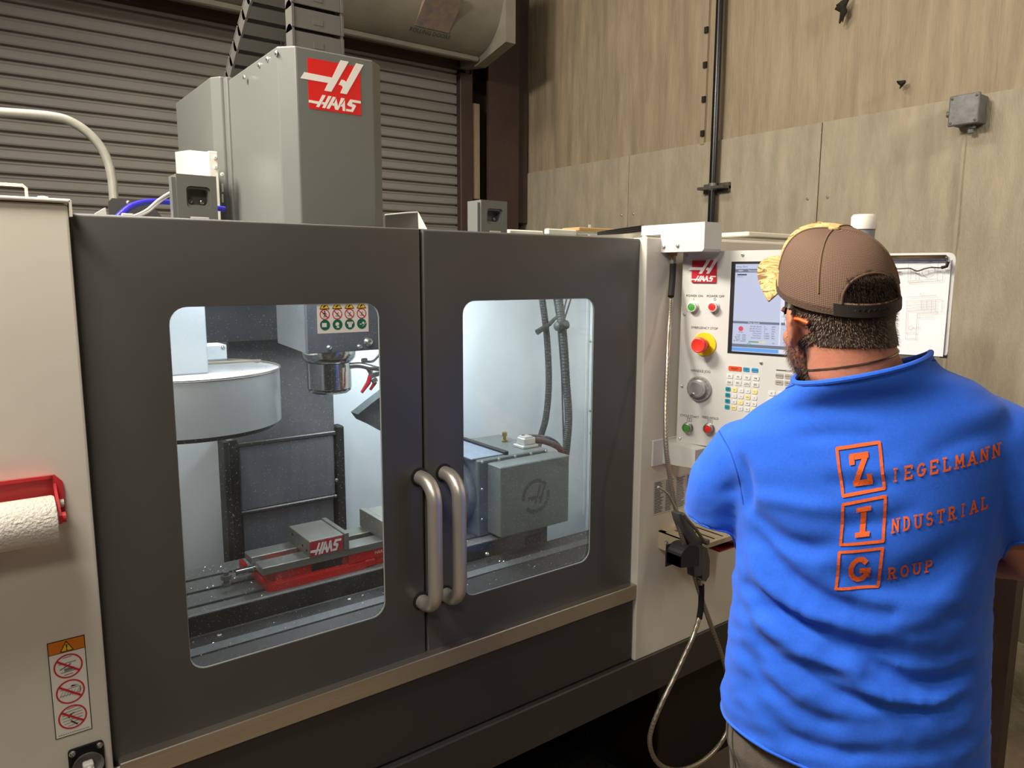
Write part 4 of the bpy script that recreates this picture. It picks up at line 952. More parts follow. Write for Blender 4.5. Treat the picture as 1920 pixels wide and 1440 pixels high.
# emergency stop
mb = MB(); mb.lathe((.0165, 0, 1.5655), (0, -1, 0), [(.0305, 0), (.0305, .003), (.022, .004), (0, .004)], 40); es = mb.build('emergency_stop', M_yellow, pend, M=MP, smooth=True, label='yellow disc carrying the red mushroom button')
mb = MB(); mb.lathe((.0165, -.004, 1.5655), (0, -1, 0), [(.013, 0), (.013, .018), (.0175, .021), (.0198, .026), (.0198, .036), (.0185, .039), (.0165, .040), (.0155, .0395), (0, .0405)], 36); mb.build('mushroom_button', mat('stop_red', (232, 58, 44), .35), es, M=MP, smooth=True)
# jog dial
mb = MB(); mb.lathe((.0065, 0, 1.449), (0, -1, 0), [(.033, 0), (.033, .006), (.030, .010), (.0235, .0105), (.0225, .020), (.0215, .023), (.0165, .024), (.0155, .0225), (0, .0225)], 48); jd = mb.build('jog_dial', mat('dial_silver', (196, 197, 194), .3, metal=.6), pend, M=MP, smooth=True)
mb = MB(); mb.lathe((-.0005, -.022, 1.4335), (0, -1, 0), [(.006, 0), (.005, .006), (0, .007)], 16); mb.build('finger_knob', M_bolt, jd, M=MP, smooth=True)
mb = MB()
for k in range(16):
    a = 2*math.pi*k/16; bar(mb, .0065+.0275*math.cos(a), 1.449+.0275*math.sin(a), .0065+.030*math.cos(a), 1.449+.030*math.sin(a), .0010, -.0104)
mb.build('dial_marks', M_ink, jd, M=MP)
# printed captions
yy = -.0005
for s, t, z, h in (('POWER ON', -.017, 1.6895, .0062), ('POWER OFF', .040, 1.6895, .0062), ('EMERGENCY STOP', .014, 1.6075, .0062), ('HANDLE JOG', .008, 1.495, .0066), ('CYCLE START', -.018, 1.372, .0062), ('FEED HOLD', .040, 1.3745, .0062)): mb = MB(); add_text(mb, s, t, z, h, yy); mb.build('caption', M_ink, fp, M=MP)
mb = MB(); bar(mb, -.019, 1.6835, -.019, 1.678, .0008, yy); ring(mb, .0385, 1.681, .0022, .003, yy, 16)
for t, z in ((-.018, 1.362), (.0395, 1.3645)):
    for a, b, c, d_ in ((-.006, -.0045, .006, -.0045), (-.006, .0045, .006, .0045), (-.006, -.0045, -.006, .0045), (.006, -.0045, .006, .0045)): bar(mb, t+a, z+b, t+c, z+d_, .0008, yy)
bar(mb, -.018, 1.358, -.018, 1.366, .0008, yy); ring(mb, .0395, 1.3645, .0018, .0025, yy, 12)
bar(mb, .203, 1.5135, .226, 1.5135, .0022, yy); bar(mb, .250, 1.5135, .275, 1.5135, .0022, yy); add_text(mb, 'DISPLAY', .238, 1.5135, .0046, yy)
mb.build('button_symbols', M_ink, fp, M=MP)
# keypad: every key a part
KM = {'o': mat('key_orange', (226, 84, 36), .45), 'b': mat('key_blue', (62, 158, 200), .45), 'w': mat('key_white', (226, 226, 222), .45), 'g': mat('key_taupe', (178, 172, 162), .45), 'y': mat('key_yellow', (238, 226, 150), .45), 't': mat('key_teal', (52, 150, 170), .45)}
kd = {}
def key(t, z, wd, hh, c, txt, th=.0032):
    kk = (wd, hh, c)
    if kk not in kd:
        mb = MB(); mb.prism(flat_rr(-wd/2, wd/2, -hh/2, hh/2, min(wd, hh)*.22, 0, 3), (0, -.0012, 0)); mb.xf(MP.to_3x3().to_4x4()); me = bpy.data.meshes.new('key'); mb.bm.to_mesh(me); mb.bm.free(); me.materials.append(KM[c]); kd[kk] = me
    o = bpy.data.objects.new('key', kd[kk]); COL.objects.link(o); o.location = MP @ Vector((t, 0, z)); o.parent = pend; o.matrix_parent_inverse = Matrix.Translation(-pend.location)
    if txt:
        for i, s in enumerate(txt.split('|')): add_text(KT, s, t, z+(.5*(len(txt.split('|'))-1)-i)*th*1.15, th, -.0016)
KT = MB()
key(.0995, 1.5085, .034, .0115, 'o', 'RESET', .005)
key(.1285, 1.5085, .016, .0105, 'b', 'POWER|UP', .0026); key(.1505, 1.5085, .016, .0105, 'b', 'RECOVER', .0026)
for k in range(4): key(.0865+.0225*k, 1.4885, .0165, .0105, 'w', 'F%d' % (k+1), .0045); key(.0865+.0225*k, 1.4725, .0165, .0115, 'w', ('TOOL|OFFSET', 'NEXT|TOOL', 'TOOL|RELEASE', 'PART|ZERO')[k], .0026)
for k in range(4): key(.2115+.0222*k, 1.500, .0185, .0115, 'g', ('PROGRAM', 'POSITION', 'OFFSET', 'CURRENT')[k], .0026); key(.2115+.0222*k, 1.4835, .0185, .0115, 'g', ('ALARMS', 'PARAM', 'SETTING', 'HELP')[k], .0026)
for r in range(4):
    for k in range(5): key(.0838+.0172*k, 1.4545-.0155*r, .0128, .0108, 't' if k == 0 else ('y' if (r+k) % 3 == 1 else 'w'), ('CHIP|FWD', 'CHIP|STOP', 'CHIP|REV', 'CLNT')[r] if k == 0 else ('UP', '+Y', '+Z', '+X', '-Y', '-X', 'JOG', '-Z', '+A', '-A', 'OFF', 'ON', 'LOCK', '-B', '+B', 'AUX')[r*4+k-1], .0026)
for r in range(6):
    for k in range(6): key(.195+.0225*k+(.006 if k > 2 else 0), 1.455-.0165*r, .0165, .0118, 'w' if k < 3 else 'g', 'ABCDEFGHIJKLMNOPQRSTUVWXYZ1234567890'[r*6+k], .0042)
for k in range(3): key(.205+.05*k, 1.34, .04, .013, 'w', ('SINGLE', 'DRY RUN', 'OPT STOP')[k], .0036)
KT.build('key_legends', M_ink, fp, M=MP)
# beacon lamp standing on top of the pendant
bq = MP @ Vector((.372, .03, 0))
mb = MB(); mb.lathe((bq.x, bq.y, 1.80), (0, 0, 1), [(.014, 0), (.014, .022), (.024, .024), (.0245, .045), (.0245, .046)], 28); bc = mb.build('beacon_base', mat('beacon_grey', (140, 146, 152), .4), pend, smooth=True)
mb = MB(); mb.lathe((bq.x, bq.y, 1.846), (0, 0, 1), [(.027, 0), (.0275, .028), (.024, .033), (0, .034)], 28); mb.build('beacon_lens', mat('beacon_white', (236, 232, 218), .4), bc, smooth=True)

# ---- clipboard with drawing, hung beside the screen
cbd = thing('clipboard', 'white clipboard with a wire clip hung on the right end of the control panel', 'clipboard', MP @ Vector((.475, 0, 1.57)))
ct0, ct1, cz0, cz1 = .388, .5635, 1.568, 1.791
mb = MB(); mb.prism(flat_rr(ct0, ct1, cz0, cz1, .014, -.002), (0, .004, 0)); mb.build('board', M_white2, cbd, M=MP, smooth=True)
mb = MB(); mb.box((.400, -.010, 1.777), (.548, -.003, 1.786), .002, 1); mb.tube([(.400, -.008, 1.774), (.548, -.008, 1.774)], .0022, 8)
cl = mb.build('clip', M_chrome, cbd, M=MP)
mb = MB(); mb.tube(smooth_path([(.548, -.010, 1.781), (.551, -.013, 1.772), (.5495, -.015, 1.762), (.540, -.015, 1.759), (.520, -.015, 1.7595), (.508, -.015, 1.7565), (.495, -.015, 1.752), (.482, -.015, 1.7575), (.470, -.015, 1.7575), (.440, -.015, 1.756), (.40, -.015, 1.756)], 6), .0016, 6); mb.build('wire_arm', M_chrome, cl, M=MP, smooth=True)
mb = MB(); mb.tube([(.551, -.013, 1.772), (.5495, -.015, 1.762), (.540, -.015, 1.7592)], .0035, 8); mb.tube([(.455, -.015, 1.757), (.442, -.015, 1.7565)], .0032, 8); mb.build('rubber_tip', M_rubber, cl, M=MP)
mb = MB(); mb.box((ct1-.014, -.0035, cz0), (ct1, .0025, cz0+.006)); mb.build('corner_clip', M_black, cbd, M=MP)
pap = thing('drawing_sheet', 'white sheet with a hand-drawn part drawing held under the wire clip', 'paper', MP @ Vector((.47, -.004, 1.572)))
mb = MB(); p_ = MB()
n = 14; V = []
for i in range(n+1):
    row = []
    for j in range(n+1):
        t = .394+(.556-.394)*i/n; z = 1.571+(1.778-1.571)*j/n
        row.append(mb.bm.verts.new((t, -.0045-.0022*(1-j/n)*(.5+noise.noise(Vector((t*30, z*30, 0)))), z)))
    V.append(row)
for i in range(n):
    for j in range(n): mb.bm.faces.new((V[i][j], V[i+1][j], V[i+1][j+1], V[i][j+1]))
mb.build('paper', M_paper, pap, M=MP, smooth=True)
mb = MB(); yd = -.0088
def ln(pts, wd=.0005):
    for a, b in zip(pts, pts[1:]): bar(mb, a[0], a[1], b[0], b[1], wd, yd)
def dpt(u, v):
    d = _f + _r*((u-960)/FPX) - _u*((v-720)/FPX); k = ((P0_-CAM).dot(PN)-.0088)/d.dot(PN); q = CAM+d*k; return ((q-P0_).dot(PT), q.z)
def dl(*uv, wd=.0005): ln([dpt(1640+a/5.144, 400+b/5.143) for a, b in uv], wd)
dl((325, 487), (612, 460), (605, 652), (320, 670), (325, 487)); dl((325, 545), (610, 520)); dl((322, 655), (605, 632)); dl((350, 545), (350, 645)); dl((400, 540), (398, 645)); dl((432, 540), (430, 640)); dl((350, 570), (432, 560))
cc_ = dpt(1640+520/5.144, 400+562/5.143); ring(mb, *cc_, .0118, .0124, yd, 32); bar(mb, cc_[0]-.004, cc_[1], cc_[0]+.004, cc_[1], .0004, yd); bar(mb, cc_[0], cc_[1]-.004, cc_[0], cc_[1]+.004, .0004, yd)
dl((605, 560), (660, 552), (655, 645), (605, 652)); dl((215, 640), (232, 612), (222, 628), (212, 625), wd=.0008)
dl((312, 808), (595, 792)); dl((435, 780), (445, 770), (452, 782)); dl((465, 775), (480, 768)); dl((312, 850), (590, 832), (585, 955), (412, 968), (400, 1150), (298, 1155), (312, 850))
for z in (888, 918, 945): dl((312, z), (587, z-18), wd=.0004)
dl((453, 842), (450, 930), wd=.0004); dl((505, 840), (500, 930), wd=.0004); dl((548, 838), (545, 960), wd=.0004); dl((595, 832), (655, 832), (648, 950), (590, 955), wd=.0004); dl((415, 1010), (500, 1000), (580, 1000), wd=.0004)
c2_ = dpt(1640+350/5.144, 400+1105/5.143); ring(mb, *c2_, .0038, .0043, yd, 20); dl((372, 1105), (450, 1103), wd=.0004); dl((295, 1210), (398, 1208)); dl((298, 1155), (295, 1215), wd=.0004); dl((400, 1150), (398, 1215), wd=.0004)
mb.build('pencil_lines', mat('pencil', (120, 120, 124), .8), pap, M=MP)

# ------------------------------------------------------------------ air gun and its braided hose
gun = thing('air_gun', 'dark grey air blow gun with a looped braided steel hose hanging from the right panel', 'air gun', PY(1305, 1085, -.165))
gy = -.165
M_gun = mat('gun_grey', (84, 85, 84), .42)
def G(u, v, y=gy): return PY(u, v, y)
mb = MB()
mb.prism([G(1272, 963), G(1283, 961), G(1300, 990), G(1308, 1004), G(1318, 1012), G(1317, 1080), G(1303, 1083), G(1300, 1050), G(1297, 1020), G(1284, 1000), G(1276, 978)], (0, .026, 0))
bmesh.ops.bevel(mb.bm, geom=mb.bm.edges[:], offset=.003, segments=2, affect='EDGES', profile=.5)
body_g = mb.build('gun_body', M_gun, gun, smooth=True)
mb = MB(); mb.prism([G(1314, 1022), G(1326, 1028), G(1331, 1052), G(1330, 1080), G(1323, 1091), G(1317, 1086)], (0, .020, 0)); mb.build('handle_guard', mat('guard_steel', (96, 96, 94), .3, metal=.6), gun)
mb = MB(); mb.tube(smooth_path([G(1281, 964, gy-.006), G(1292, 978, gy-.012), G(1306, 994, gy-.016), G(1314, 1006, gy-.016), G(1321, 1016, gy-.012)]), .0042, 8); mb.lathe(G(1319, 1014, gy+.002), (0, -1, 0), [(.008, -.006), (.008, .014), (.006, .015), (0, .015)], 14); mb.build('lever', mat('lever_steel', (120, 118, 112), .35, metal=.6), gun, smooth=True)
mb = MB(); mb.tube(smooth_path([G(1275, 966, gy+.012), G(1262, 944, gy+.012), G(1254, 929, gy+.012), G(1246, 921, gy+.012), G(1234, 913, gy+.012)]), .0032, 8); mb.lathe(G(1276, 967, gy+.012), (G(1262, 944)-G(1276, 967)).normalized(), [(.007, -.006), (.007, .006), (.005, .012)], 10); mb.build('nozzle_tube', M_bolt, gun, smooth=True)
mb = MB(); mb.lathe(G(1314, 1080, gy+.012), (0, 0, -1), [(.007, 0), (.007, .008), (.009, .009), (.009, .017), (.006, .018), (.006, .024)], 6); mb.build('gun_fitting', M_bolt, gun)
sl = [G(1315, 1096, gy+.012), G(1315, 1120, gy+.012), G(1314, 1140, gy+.012), G(1311, 1160, gy+.012)]
mb = MB(); mb.tube(smooth_path(sl), .0078, 12); mb.build('hose_sleeve', M_rubber, gun, smooth=True)
# braided hose: loop below the gun, up behind it and on to the fitting under the arm
fitq = PX(1262, 476, 1.502)
hp = [G(1311, 1158, gy+.012), G(1299, 1195), G(1284, 1228), G(1262, 1275), G(1240, 1320), G(1223, 1362), G(1218, 1392), G(1226, 1420), G(1244, 1438), G(1272, 1444), G(1305, 1434), G(1335, 1412), G(1358, 1382), G(1371, 1345), G(1373, 1310), G(1368, 1280), G(1352, 1225), G(1332, 1170), G(1313, 1115, -.150), G(1302, 1080, -.142), G(1288, 1035, -.150), G(1277, 1000, -.15), G(1267, 955, -.145), G(1257, 900, -.135), G(1250, 850, -.125), G(1248, 800, -.11), G(1249, 740, -.09), G(1252, 670, -.07), G(1255, 610, -.04), G(1258, 560, -.032)]
M_braid = bpy.data.materials.new('braided_steel'); M_braid.use_nodes = True
nt = M_braid.node_tree; b = nt.nodes['Principled BSDF']; b.inputs['Metallic'].default_value = .8; b.inputs['Roughness'].default_value = .36
tc = nt.nodes.new('ShaderNodeTexCoord'); ck_ = nt.nodes.new('ShaderNodeTexChecker'); ck_.inputs['Scale'].default_value = 420; ck_.inputs[1].default_value = (*lin((206, 196, 176)), 1); ck_.inputs[2].default_value = (*lin((110, 102, 90)), 1)
nt.links.new(tc.outputs['Object'], ck_.inputs[0]); nt.links.new(ck_.outputs[0], b.inputs['Base Color'])
mb = MB(); mb.tube(smooth_path(hp, 10), .0062, 12); mb.build('braided_hose', M_braid, gun, smooth=True)
mb = MB(); mb.tube(smooth_path([G(1258, 556, -.031), PX(1261, 520, 1.502), PX(1262, 494, 1.502)]), .0082, 12); mb.build('hose_sleeve', M_rubber, gun, smooth=True)
mb = MB(); mb.lathe(PX(1262, 494, 1.502), (0, 0, 1), [(.009, 0), (.009, .008), (.007, .009), (.007, .03)], 8); mb.build('hose_end', M_bolt, gun)

# ------------------------------------------------------------------ paper towels on the left panel
tz = PY(50, 981, -.05).z; ty = -.05; TR = .036; tx1 = PY(110, 980, -.09).x
th = thing('towel_holder', 'red plastic paper towel holder fixed to the white left panel', 'towel holder', (-.05, 0, 1.40))
M_tr = mat('holder_red', (206, 54, 60), .35)
mb = MB(); hx = PY(120, 940, 0).x
mb.prism([(-.24, -.001, 1.345), (hx, -.001, 1.345+.015), (hx, -.001, 1.418), (hx-.010, -.001, 1.430), (-.24, -.001, 1.432)], (0, -.006, 0)); mb.prism([(-.24, -.004, 1.426), (hx-.012, -.004, 1.424), (hx-.02, -.024, 1.429), (-.24, -.034, 1.436)], (0, 0, .005)); mb.build('back_plate', M_tr, th)
mb = MB(); ex = tx1+.003
mb.prism([(ex, -.006, 1.418), (ex, -.006, 1.36), (ex, -.045, tz-.012), (ex, -.062, tz-.006), (ex, -.062, tz+.006), (ex, -.035, 1.400)], (.004, 0, 0)); mb.lathe((ex+.004, ty, tz), (1, 0, 0), [(.008, 0), (.008, .006)], 14)
arm_t = mb.build('end_arm', M_tr, th)
mb = MB(); mb.lathe((ex+.006, -.012, 1.385), (1, 0, 0), [(.006, 0), (.006, .006)], 10); mb.lathe((-.24, ty, tz), (1, 0, 0), [(.012, 0), (.012, ex+.24)], 14); mb.build('spindle_rod', M_white2, th)
prl = tag(MB().lathe((-.235, ty, tz), (1, 0, 0), [(.02, .001), (TR-.002, 0), (TR, .003), (TR, tx1+.232), (TR-.002, tx1+.235), (.02, tx1+.234)], 44).build('paper_towel_roll', mat('towel_white', (246, 242, 230), .95, bump=.5, bscale=230), smooth=True), 'white embossed paper towel roll in the red holder at far left', 'paper towels')
# ------------------------------------------------------------------ grey conduit arching over the left panel
cy = 1.2
cnd = thing('steel_conduit', 'bent grey steel pipe rising behind the white left panel', 'pipe', PY(215, 372, cy))
mb = MB(); pth = [(PY(-160, 204, cy)), PY(-60, 207, cy), PY(40, 213, cy), PY(95, 218, cy), PY(128, 226, cy), PY(160, 245, cy), PY(186, 272, cy), PY(202, 302, cy), PY(210, 335, cy)]
q = PY(213.5, 372, cy); pth += [Vector((q.x, cy, q.z)), Vector((q.x, cy, q.z-.15)), Vector((q.x, cy, .9))]
mb.tube(smooth_path(pth, 10), .0148*.88, 16); mb.build('pipe', mat('conduit_grey', (176, 172, 160), .38, metal=.35, var=.1, vscale=40), cnd, smooth=True)
mb = MB(); mb.lathe((q.x, cy, .9), (0, 0, -1), [(.022, -.02), (.022, .0), (.03, .002), (.03, .29), (.05, .291), (.05, .299)], 14); mb.build('pipe_foot', M_dark2, cnd)
# wood block lying on the frame behind the right door
wq = PY(1086, 431, .36); wq2 = PY(1146, 430, .42)
mb = MB(); mb.box((wq.x, .36, wq.z-.003), (wq2.x, .44, PY(1110, 427, .36).z), .002, 1)
tag(mb.build('wood_block', mat('raw_pine', (190, 150, 92), .7, var=.2, vscale=30, stretch=(1, 8, 8))), 'small piece of pale wood lying on top of the machine frame', 'wood')
# red tray under the shelf
mb = MB(); a = PY(1330, 1022, -.12)
mb.prism([(1.585, -.14, 1.036), (1.80, -.14, 1.036), (1.80, -.02, 1.036), (1.585, -.02, 1.036)], (0, 0, -.004)); mb.prism([(1.595, -.14, 1.034), (1.80, -.14, 1.034), (1.80, -.14, .985)], (0, .004, 0)); mb.box((1.60, -.13, 1.0), (1.79, -.02, 1.004))
mb.prism([(1.595, -.02, 1.034), (1.80, -.02, 1.034), (1.80, -.02, .985), (1.66, -.02, .985)], (0, .018, 0))
tag(mb.build('red_tray', mat('dark_red_plastic', (140, 24, 34), .4)), 'dark red tray hanging under the beige slotted shelf by the man', 'tray')

# rubber floor mat with holes, and the coolant tank behind it
mx0, mx1, my0, my1 = .4, 1.785, .20, .90
mt = thing('rubber_mat', 'black perforated rubber mat on the floor under the machine front', 'floor mat', ((mx0+mx1)/2, .38, 0))
mb = MB(); px_ = .046; nx_, ny_ = int((mx1-mx0)/px_), int((my1-my0)/px_)
for i in range(nx_):
    for j in range(ny_):
        cx, cy_ = mx0+px_*(i+.5), my0+px_*(j+.5); K = 8; h = px_/2; r = px_*.34; z = .014
        I = [mb.bm.verts.new((cx+r*math.cos(2*math.pi*k/K), cy_+r*math.sin(2*math.pi*k/K), z)) for k in range(K)]
        B = [mb.bm.verts.new((v.co.x, v.co.y, .003)) for v in I]
        O = []
        for k in range(K):
            a = 2*math.pi*k/K; m_ = max(abs(math.cos(a)), abs(math.sin(a))); O.append(mb.bm.verts.new((cx+h*math.cos(a)/m_, cy_+h*math.sin(a)/m_, z)))
        for k in range(K): mb.bm.faces.new((O[k], O[(k+1) % K], I[(k+1) % K], I[k])); mb.bm.faces.new((I[k], I[(k+1) % K], B[(k+1) % K], B[k]))
mb.box((mx0, my0, .001), (mx0+nx_*px_, my0+.001, .014)); mb.box((mx0, my0, .001), (mx0+nx_*px_, my0+ny_*px_, .003))
mb.build('mat_sheet', M_rubber, mt)
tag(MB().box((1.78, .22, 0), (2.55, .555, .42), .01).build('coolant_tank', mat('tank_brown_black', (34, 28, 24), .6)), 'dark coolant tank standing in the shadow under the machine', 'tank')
# ------------------------------------------------------------------ the man at the panel
PH = math.radians(66)
PF = Vector((math.sin(PH), math.cos(PH), 0)); PR = Vector((math.cos(PH), -math.sin(PH), 0)); PU = Vector((0, 0, 1))
PB = Vector((1.25, -.685, 0))
def W(r, f, z): return PB + PR*r + PF*f + PU*z
man = thing('person', 'man in a blue T-shirt with orange lettering and a brown mesh cap, seen from behind', 'person', (PB.x, PB.y, 0))

def loft(bm, rings, seg=28):
    """rings of points, closed at both ends"""
    R_ = [[bm.verts.new(p) for p in ring] for ring in rings]; n = len(R_[0])
    for a, b in zip(R_, R_[1:]):
        for k in range(n): bm.faces.new((a[k], a[(k+1) % n], b[(k+1) % n], b[k]))
    bm.faces.new(R_[0][::-1]); bm.faces.new(R_[-1])
def limb(bm, pts, rad, seg=16, flat=1.0):
    P = [Vector(p) for p in pts]
    P = [P[0]-(P[1]-P[0]).normalized()*rad[0]*.6] + P + [P[-1]+(P[-1]-P[-2]).normalized()*rad[-1]*.6]
    rr = [rad[0]*.55]+list(rad)+[rad[-1]*.55]
    up = None; rings = []
    for i in range(len(P)):
        t = (P[min(i+1, len(P)-1)]-P[max(i-1, 0)]).normalized()
        if up is None: up = t.orthogonal().normalized()
        up = (up-t*up.dot(t)).normalized(); bn = t.cross(up)
        rings.append([P[i]+(up*math.cos(a)+bn*math.sin(a)*flat)*rr[i] for a in [2*math.pi*k/seg for k in range(seg)]])
    loft(bm, rings)
def ellipsoid(bm, c, ax, rad, seg=20, n=12):
    """ax = 3 axis vectors, rad = 3 radii"""
    c = Vector(c); rings = []
    for i in range(1, n):
        t = math.pi*i/n
        rings.append([c+ax[0]*rad[0]*math.sin(t)*math.cos(a)+ax[1]*rad[1]*math.sin(t)*math.sin(a)+ax[2]*rad[2]*math.cos(t) for a in [2*math.pi*k/seg for k in range(seg)]])
    loft(bm, rings)
def remesh(bm, voxel, smooth_it=4):
    bmesh.ops.recalc_face_normals(bm, faces=bm.faces[:])
    me = bpy.data.meshes.new('t'); bm.to_mesh(me); bm.free()
    o = bpy.data.objects.new('t', me); COL.objects.link(o)
    m = o.modifiers.new('r', 'REMESH'); m.mode = 'VOXEL'; m.voxel_size = voxel
    if smooth_it: s = o.modifiers.new('s', 'SMOOTH'); s.factor = .5; s.iterations = smooth_it
    dg = bpy.context.evaluated_depsgraph_get()
    out = bpy.data.meshes.new_from_object(o.evaluated_get(dg))
    bpy.data.objects.remove(o)
    return out
def oval(z, cr, cf, a, bb, bfr, n=40, e=2.3, tilt=0):
    pts = []
    for k in range(n):
        t = 2*math.pi*k/n; c, s = math.cos(t), math.sin(t)
        x = a*math.copysign(abs(c)**(2/e), c); y = (bfr if s > 0 else bb)*math.copysign(abs(s)**(2/e), s)
        pts.append(W(cr+x, cf+y, z+tilt*x))
    return pts

# joints
SHL, SHR = W(-.165, .0, 1.41), W(.165, -.005, 1.455)
ELL, ELR = W(-.225, .15, 1.265), W(.262, .05, 1.285)
WRL, WRR = W(-.17, .36, 1.165), W(.12, .285, 1.20)
# head frame
HY = math.radians(26); HPT = math.radians(3)
HF = Vector((math.sin(HY)*math.cos(HPT), math.cos(HY)*math.cos(HPT), -math.sin(HPT)))
HRt = Vector((math.cos(HY), -math.sin(HY), 0)); HU = HRt.cross(HF)
HRt = Matrix.Rotation(math.radians(-6), 3, HF) @ HRt; HU = HRt.cross(HF)
HC_ = Vector((1.186, -.654, 1.672))
def H(r, f, u): return HC_ + HRt*r + HF*f + HU*u

# --- body: one continuous surface
bm = bmesh.new()
ellipsoid(bm, H(0, -.008, .02), (HRt, HF, HU), (.079, .095, .102))            # skull
ellipsoid(bm, H(0, .038, -.045), (HRt, HF, HU), (.062, .062, .078))           # face and jaw
ellipsoid(bm, H(0, .072, -.088), (HRt, HF, HU), (.030, .024, .024))           # chin
ellipsoid(bm, H(0, .104, -.030), (HRt, HF, HU), (.013, .020, .024))           # nose
limb(bm, [H(0, .088, .006), H(0, .100, -.018)], [.011, .011], 10)             # nose bridge
ellipsoid(bm, H(0, .084, .018), (HRt, HF, HU), (.052, .018, .013))            # brow
ellipsoid(bm, H(0, .092, -.064), (HRt, HF, HU), (.026, .012, .007)); ellipsoid(bm, H(0, .090, -.074), (HRt, HF, HU), (.023, .012, .008))   # lips
for s in (-1, 1):
    ellipsoid(bm, H(s*.041, .062, -.030), (HRt, HF, HU), (.019, .024, .020))  # cheeks
    ea = Matrix.Rotation(math.radians(s*26), 3, HU); er_, ef_ = ea @ HRt, ea @ HF
    ellipsoid(bm, H(s*.086, -.004, -.002), (er_, ef_, HU), (.0078, .019, .037), 16, 10)   # ear
    ellipsoid(bm, H(s*.082, .003, -.032), (er_, ef_, HU), (.008, .010, .014), 12, 8)      # lobe
limb(bm, [H(0, -.030, -.02), H(0, -.035, -.075), W(-.012, -.035, 1.565), W(0, -.03, 1.49)], [.066, .070, .074, .085], 22)   # neck
limb(bm, [H(0, -.056, -.045), W(-.012, -.050, 1.585)], [.040, .046], 16)      # nape
loft(bm, [oval(.92, 0, 0, .17, .12, .13), oval(1.0, 0, 0, .175, .13, .15), oval(1.15, 0, 0, .18, .135, .17), oval(1.3, 0, 0, .18, .13, .15), oval(1.42, 0, -.01, .175, .115, .12, tilt=.15), oval(1.5, 0, -.02, .125, .085, .08, tilt=.2), oval(1.54, 0, -.025, .08, .06, .06)])
def hand(bm, wr, fwd, side, nrm, s):
    """palm with four fingers and a thumb; fwd = fingers' direction, side = towards the thumb, nrm = out of the back of the hand"""
    pc = wr+fwd*.045
    ellipsoid(bm, pc, (side, fwd, nrm), (.040, .052, .017), 16, 10)
    for k, (o_, L_) in enumerate(((.027, .070), (.009, .078), (-.009, .073), (-.026, .058))):
        b0 = pc+side*o_+fwd*.035; b1 = b0+fwd*L_*.5-nrm*.006+side*o_*.12; b2 = b1+fwd*L_*.28-nrm*.016; b3 = b2+fwd*L_*.12-nrm*.018
        limb(bm, [b0, b1, b2, b3], [.0098, .009, .0082, .0072], 10)
    t0 = pc+side*.028-fwd*.018; t1 = t0+side*.030+fwd*.022-nrm*.006; t2 = t1+side*.010+fwd*.028-nrm*.010
    limb(bm, [t0, t1, t2], [.013, .011, .0088], 10)
for S, E_, Wr, s in ((SHL, ELL, WRL, -1), (SHR, ELR, WRR, 1)):
    limb(bm, [S, S.lerp(E_, .4), S.lerp(E_, .8), E_, E_.lerp(Wr, .3), E_.lerp(Wr, .7), Wr, Wr+(Wr-E_).normalized()*.02], [.066, .062, .053, .048, .050, .040, .031, .029], 18)
    fd = (Wr-E_).normalized(); 
    sd = (PR*(-s)+PU*.25); sd = (sd-fd*sd.dot(fd)).normalized(); nr = fd.cross(sd).normalized()
    if nr.z < 0: nr = -nr
    hand(bm, Wr, fd, sd, nr, s)
body_me = remesh(bm, .0052, 3)
M_skin = mat('skin', (196, 128, 102), .5, var=.14, vscale=18, bump=.08, bscale=220)
M_skin.node_tree.nodes['Principled BSDF'].inputs['Subsurface Weight'].default_value = .12
M_skin.node_tree.nodes['Principled BSDF'].inputs['Subsurface Radius'].default_value = (.01, .004, .002)
for p in body_me.polygons: p.use_smooth = True
body = put('body', body_me, M_skin, man, label='tanned neck, ears and arms')
def surf_bvh(me): return BVHTree.FromPolygons([v.co.copy() for v in me.vertices], [tuple(p.vertices) for p in me.polygons])
bvh_body = surf_bvh(body_me)
# eyes
for s in (-1, 1):
    mb = MB(); mb.lathe(H(s*.033, .083, -.008), HF, [(.011, -.004), (.0105, .003), (.007, .008), (0, .010)], 16); mb.build('eye', mat('eye_white', (225, 220, 214), .2), man, smooth=True)

# --- T-shirt
bm = bmesh.new()
T = [oval(.80, .005, .0, .228, .165, .17), oval(.90, .005, .0, .226, .168, .178), oval(1.0, .005, .0, .220, .166, .185), oval(1.1, .003, 0, .214, .163, .188), oval(1.2, .002, 0, .208, .160, .182), oval(1.3, .004, -.004, .206, .158, .168, tilt=.05), oval(1.38, .002, -.008, .214, .150, .15, tilt=.12),
     oval(1.44, -.006, -.014, .222, .138, .13, tilt=.18), oval(1.50, -.014, -.022, .213, .116, .105, tilt=.20), oval(1.54, -.012, -.028, .168, .098, .086, tilt=.21), oval(1.57, -.012, -.046, .116, .104, .085, tilt=.23), oval(1.60, -.012, -.050, .098, .104, .085, tilt=.26), oval(1.68, -.012, -.050, .094, .104, .085, tilt=.26)]
loft(bm, T)
limb(bm, [W(-.13, -.005, 1.425), W(-.19, .0, 1.40), W(-.232, .015, 1.34), W(-.248, .035, 1.28), W(-.254, .045, 1.262), W(-.256, .05, 1.25)], [.076, .082, .078, .074, .071, .070], 26)
limb(bm, [W(.12, -.005, 1.495), W(.18, .0, 1.472), W(.225, .015, 1.41), W(.25, .03, 1.36), W(.260, .038, 1.335), W(.263, .04, 1.315)], [.078, .080, .078, .075, .073, .072], 26)
sh_me = remesh(bm, .0068, 8)
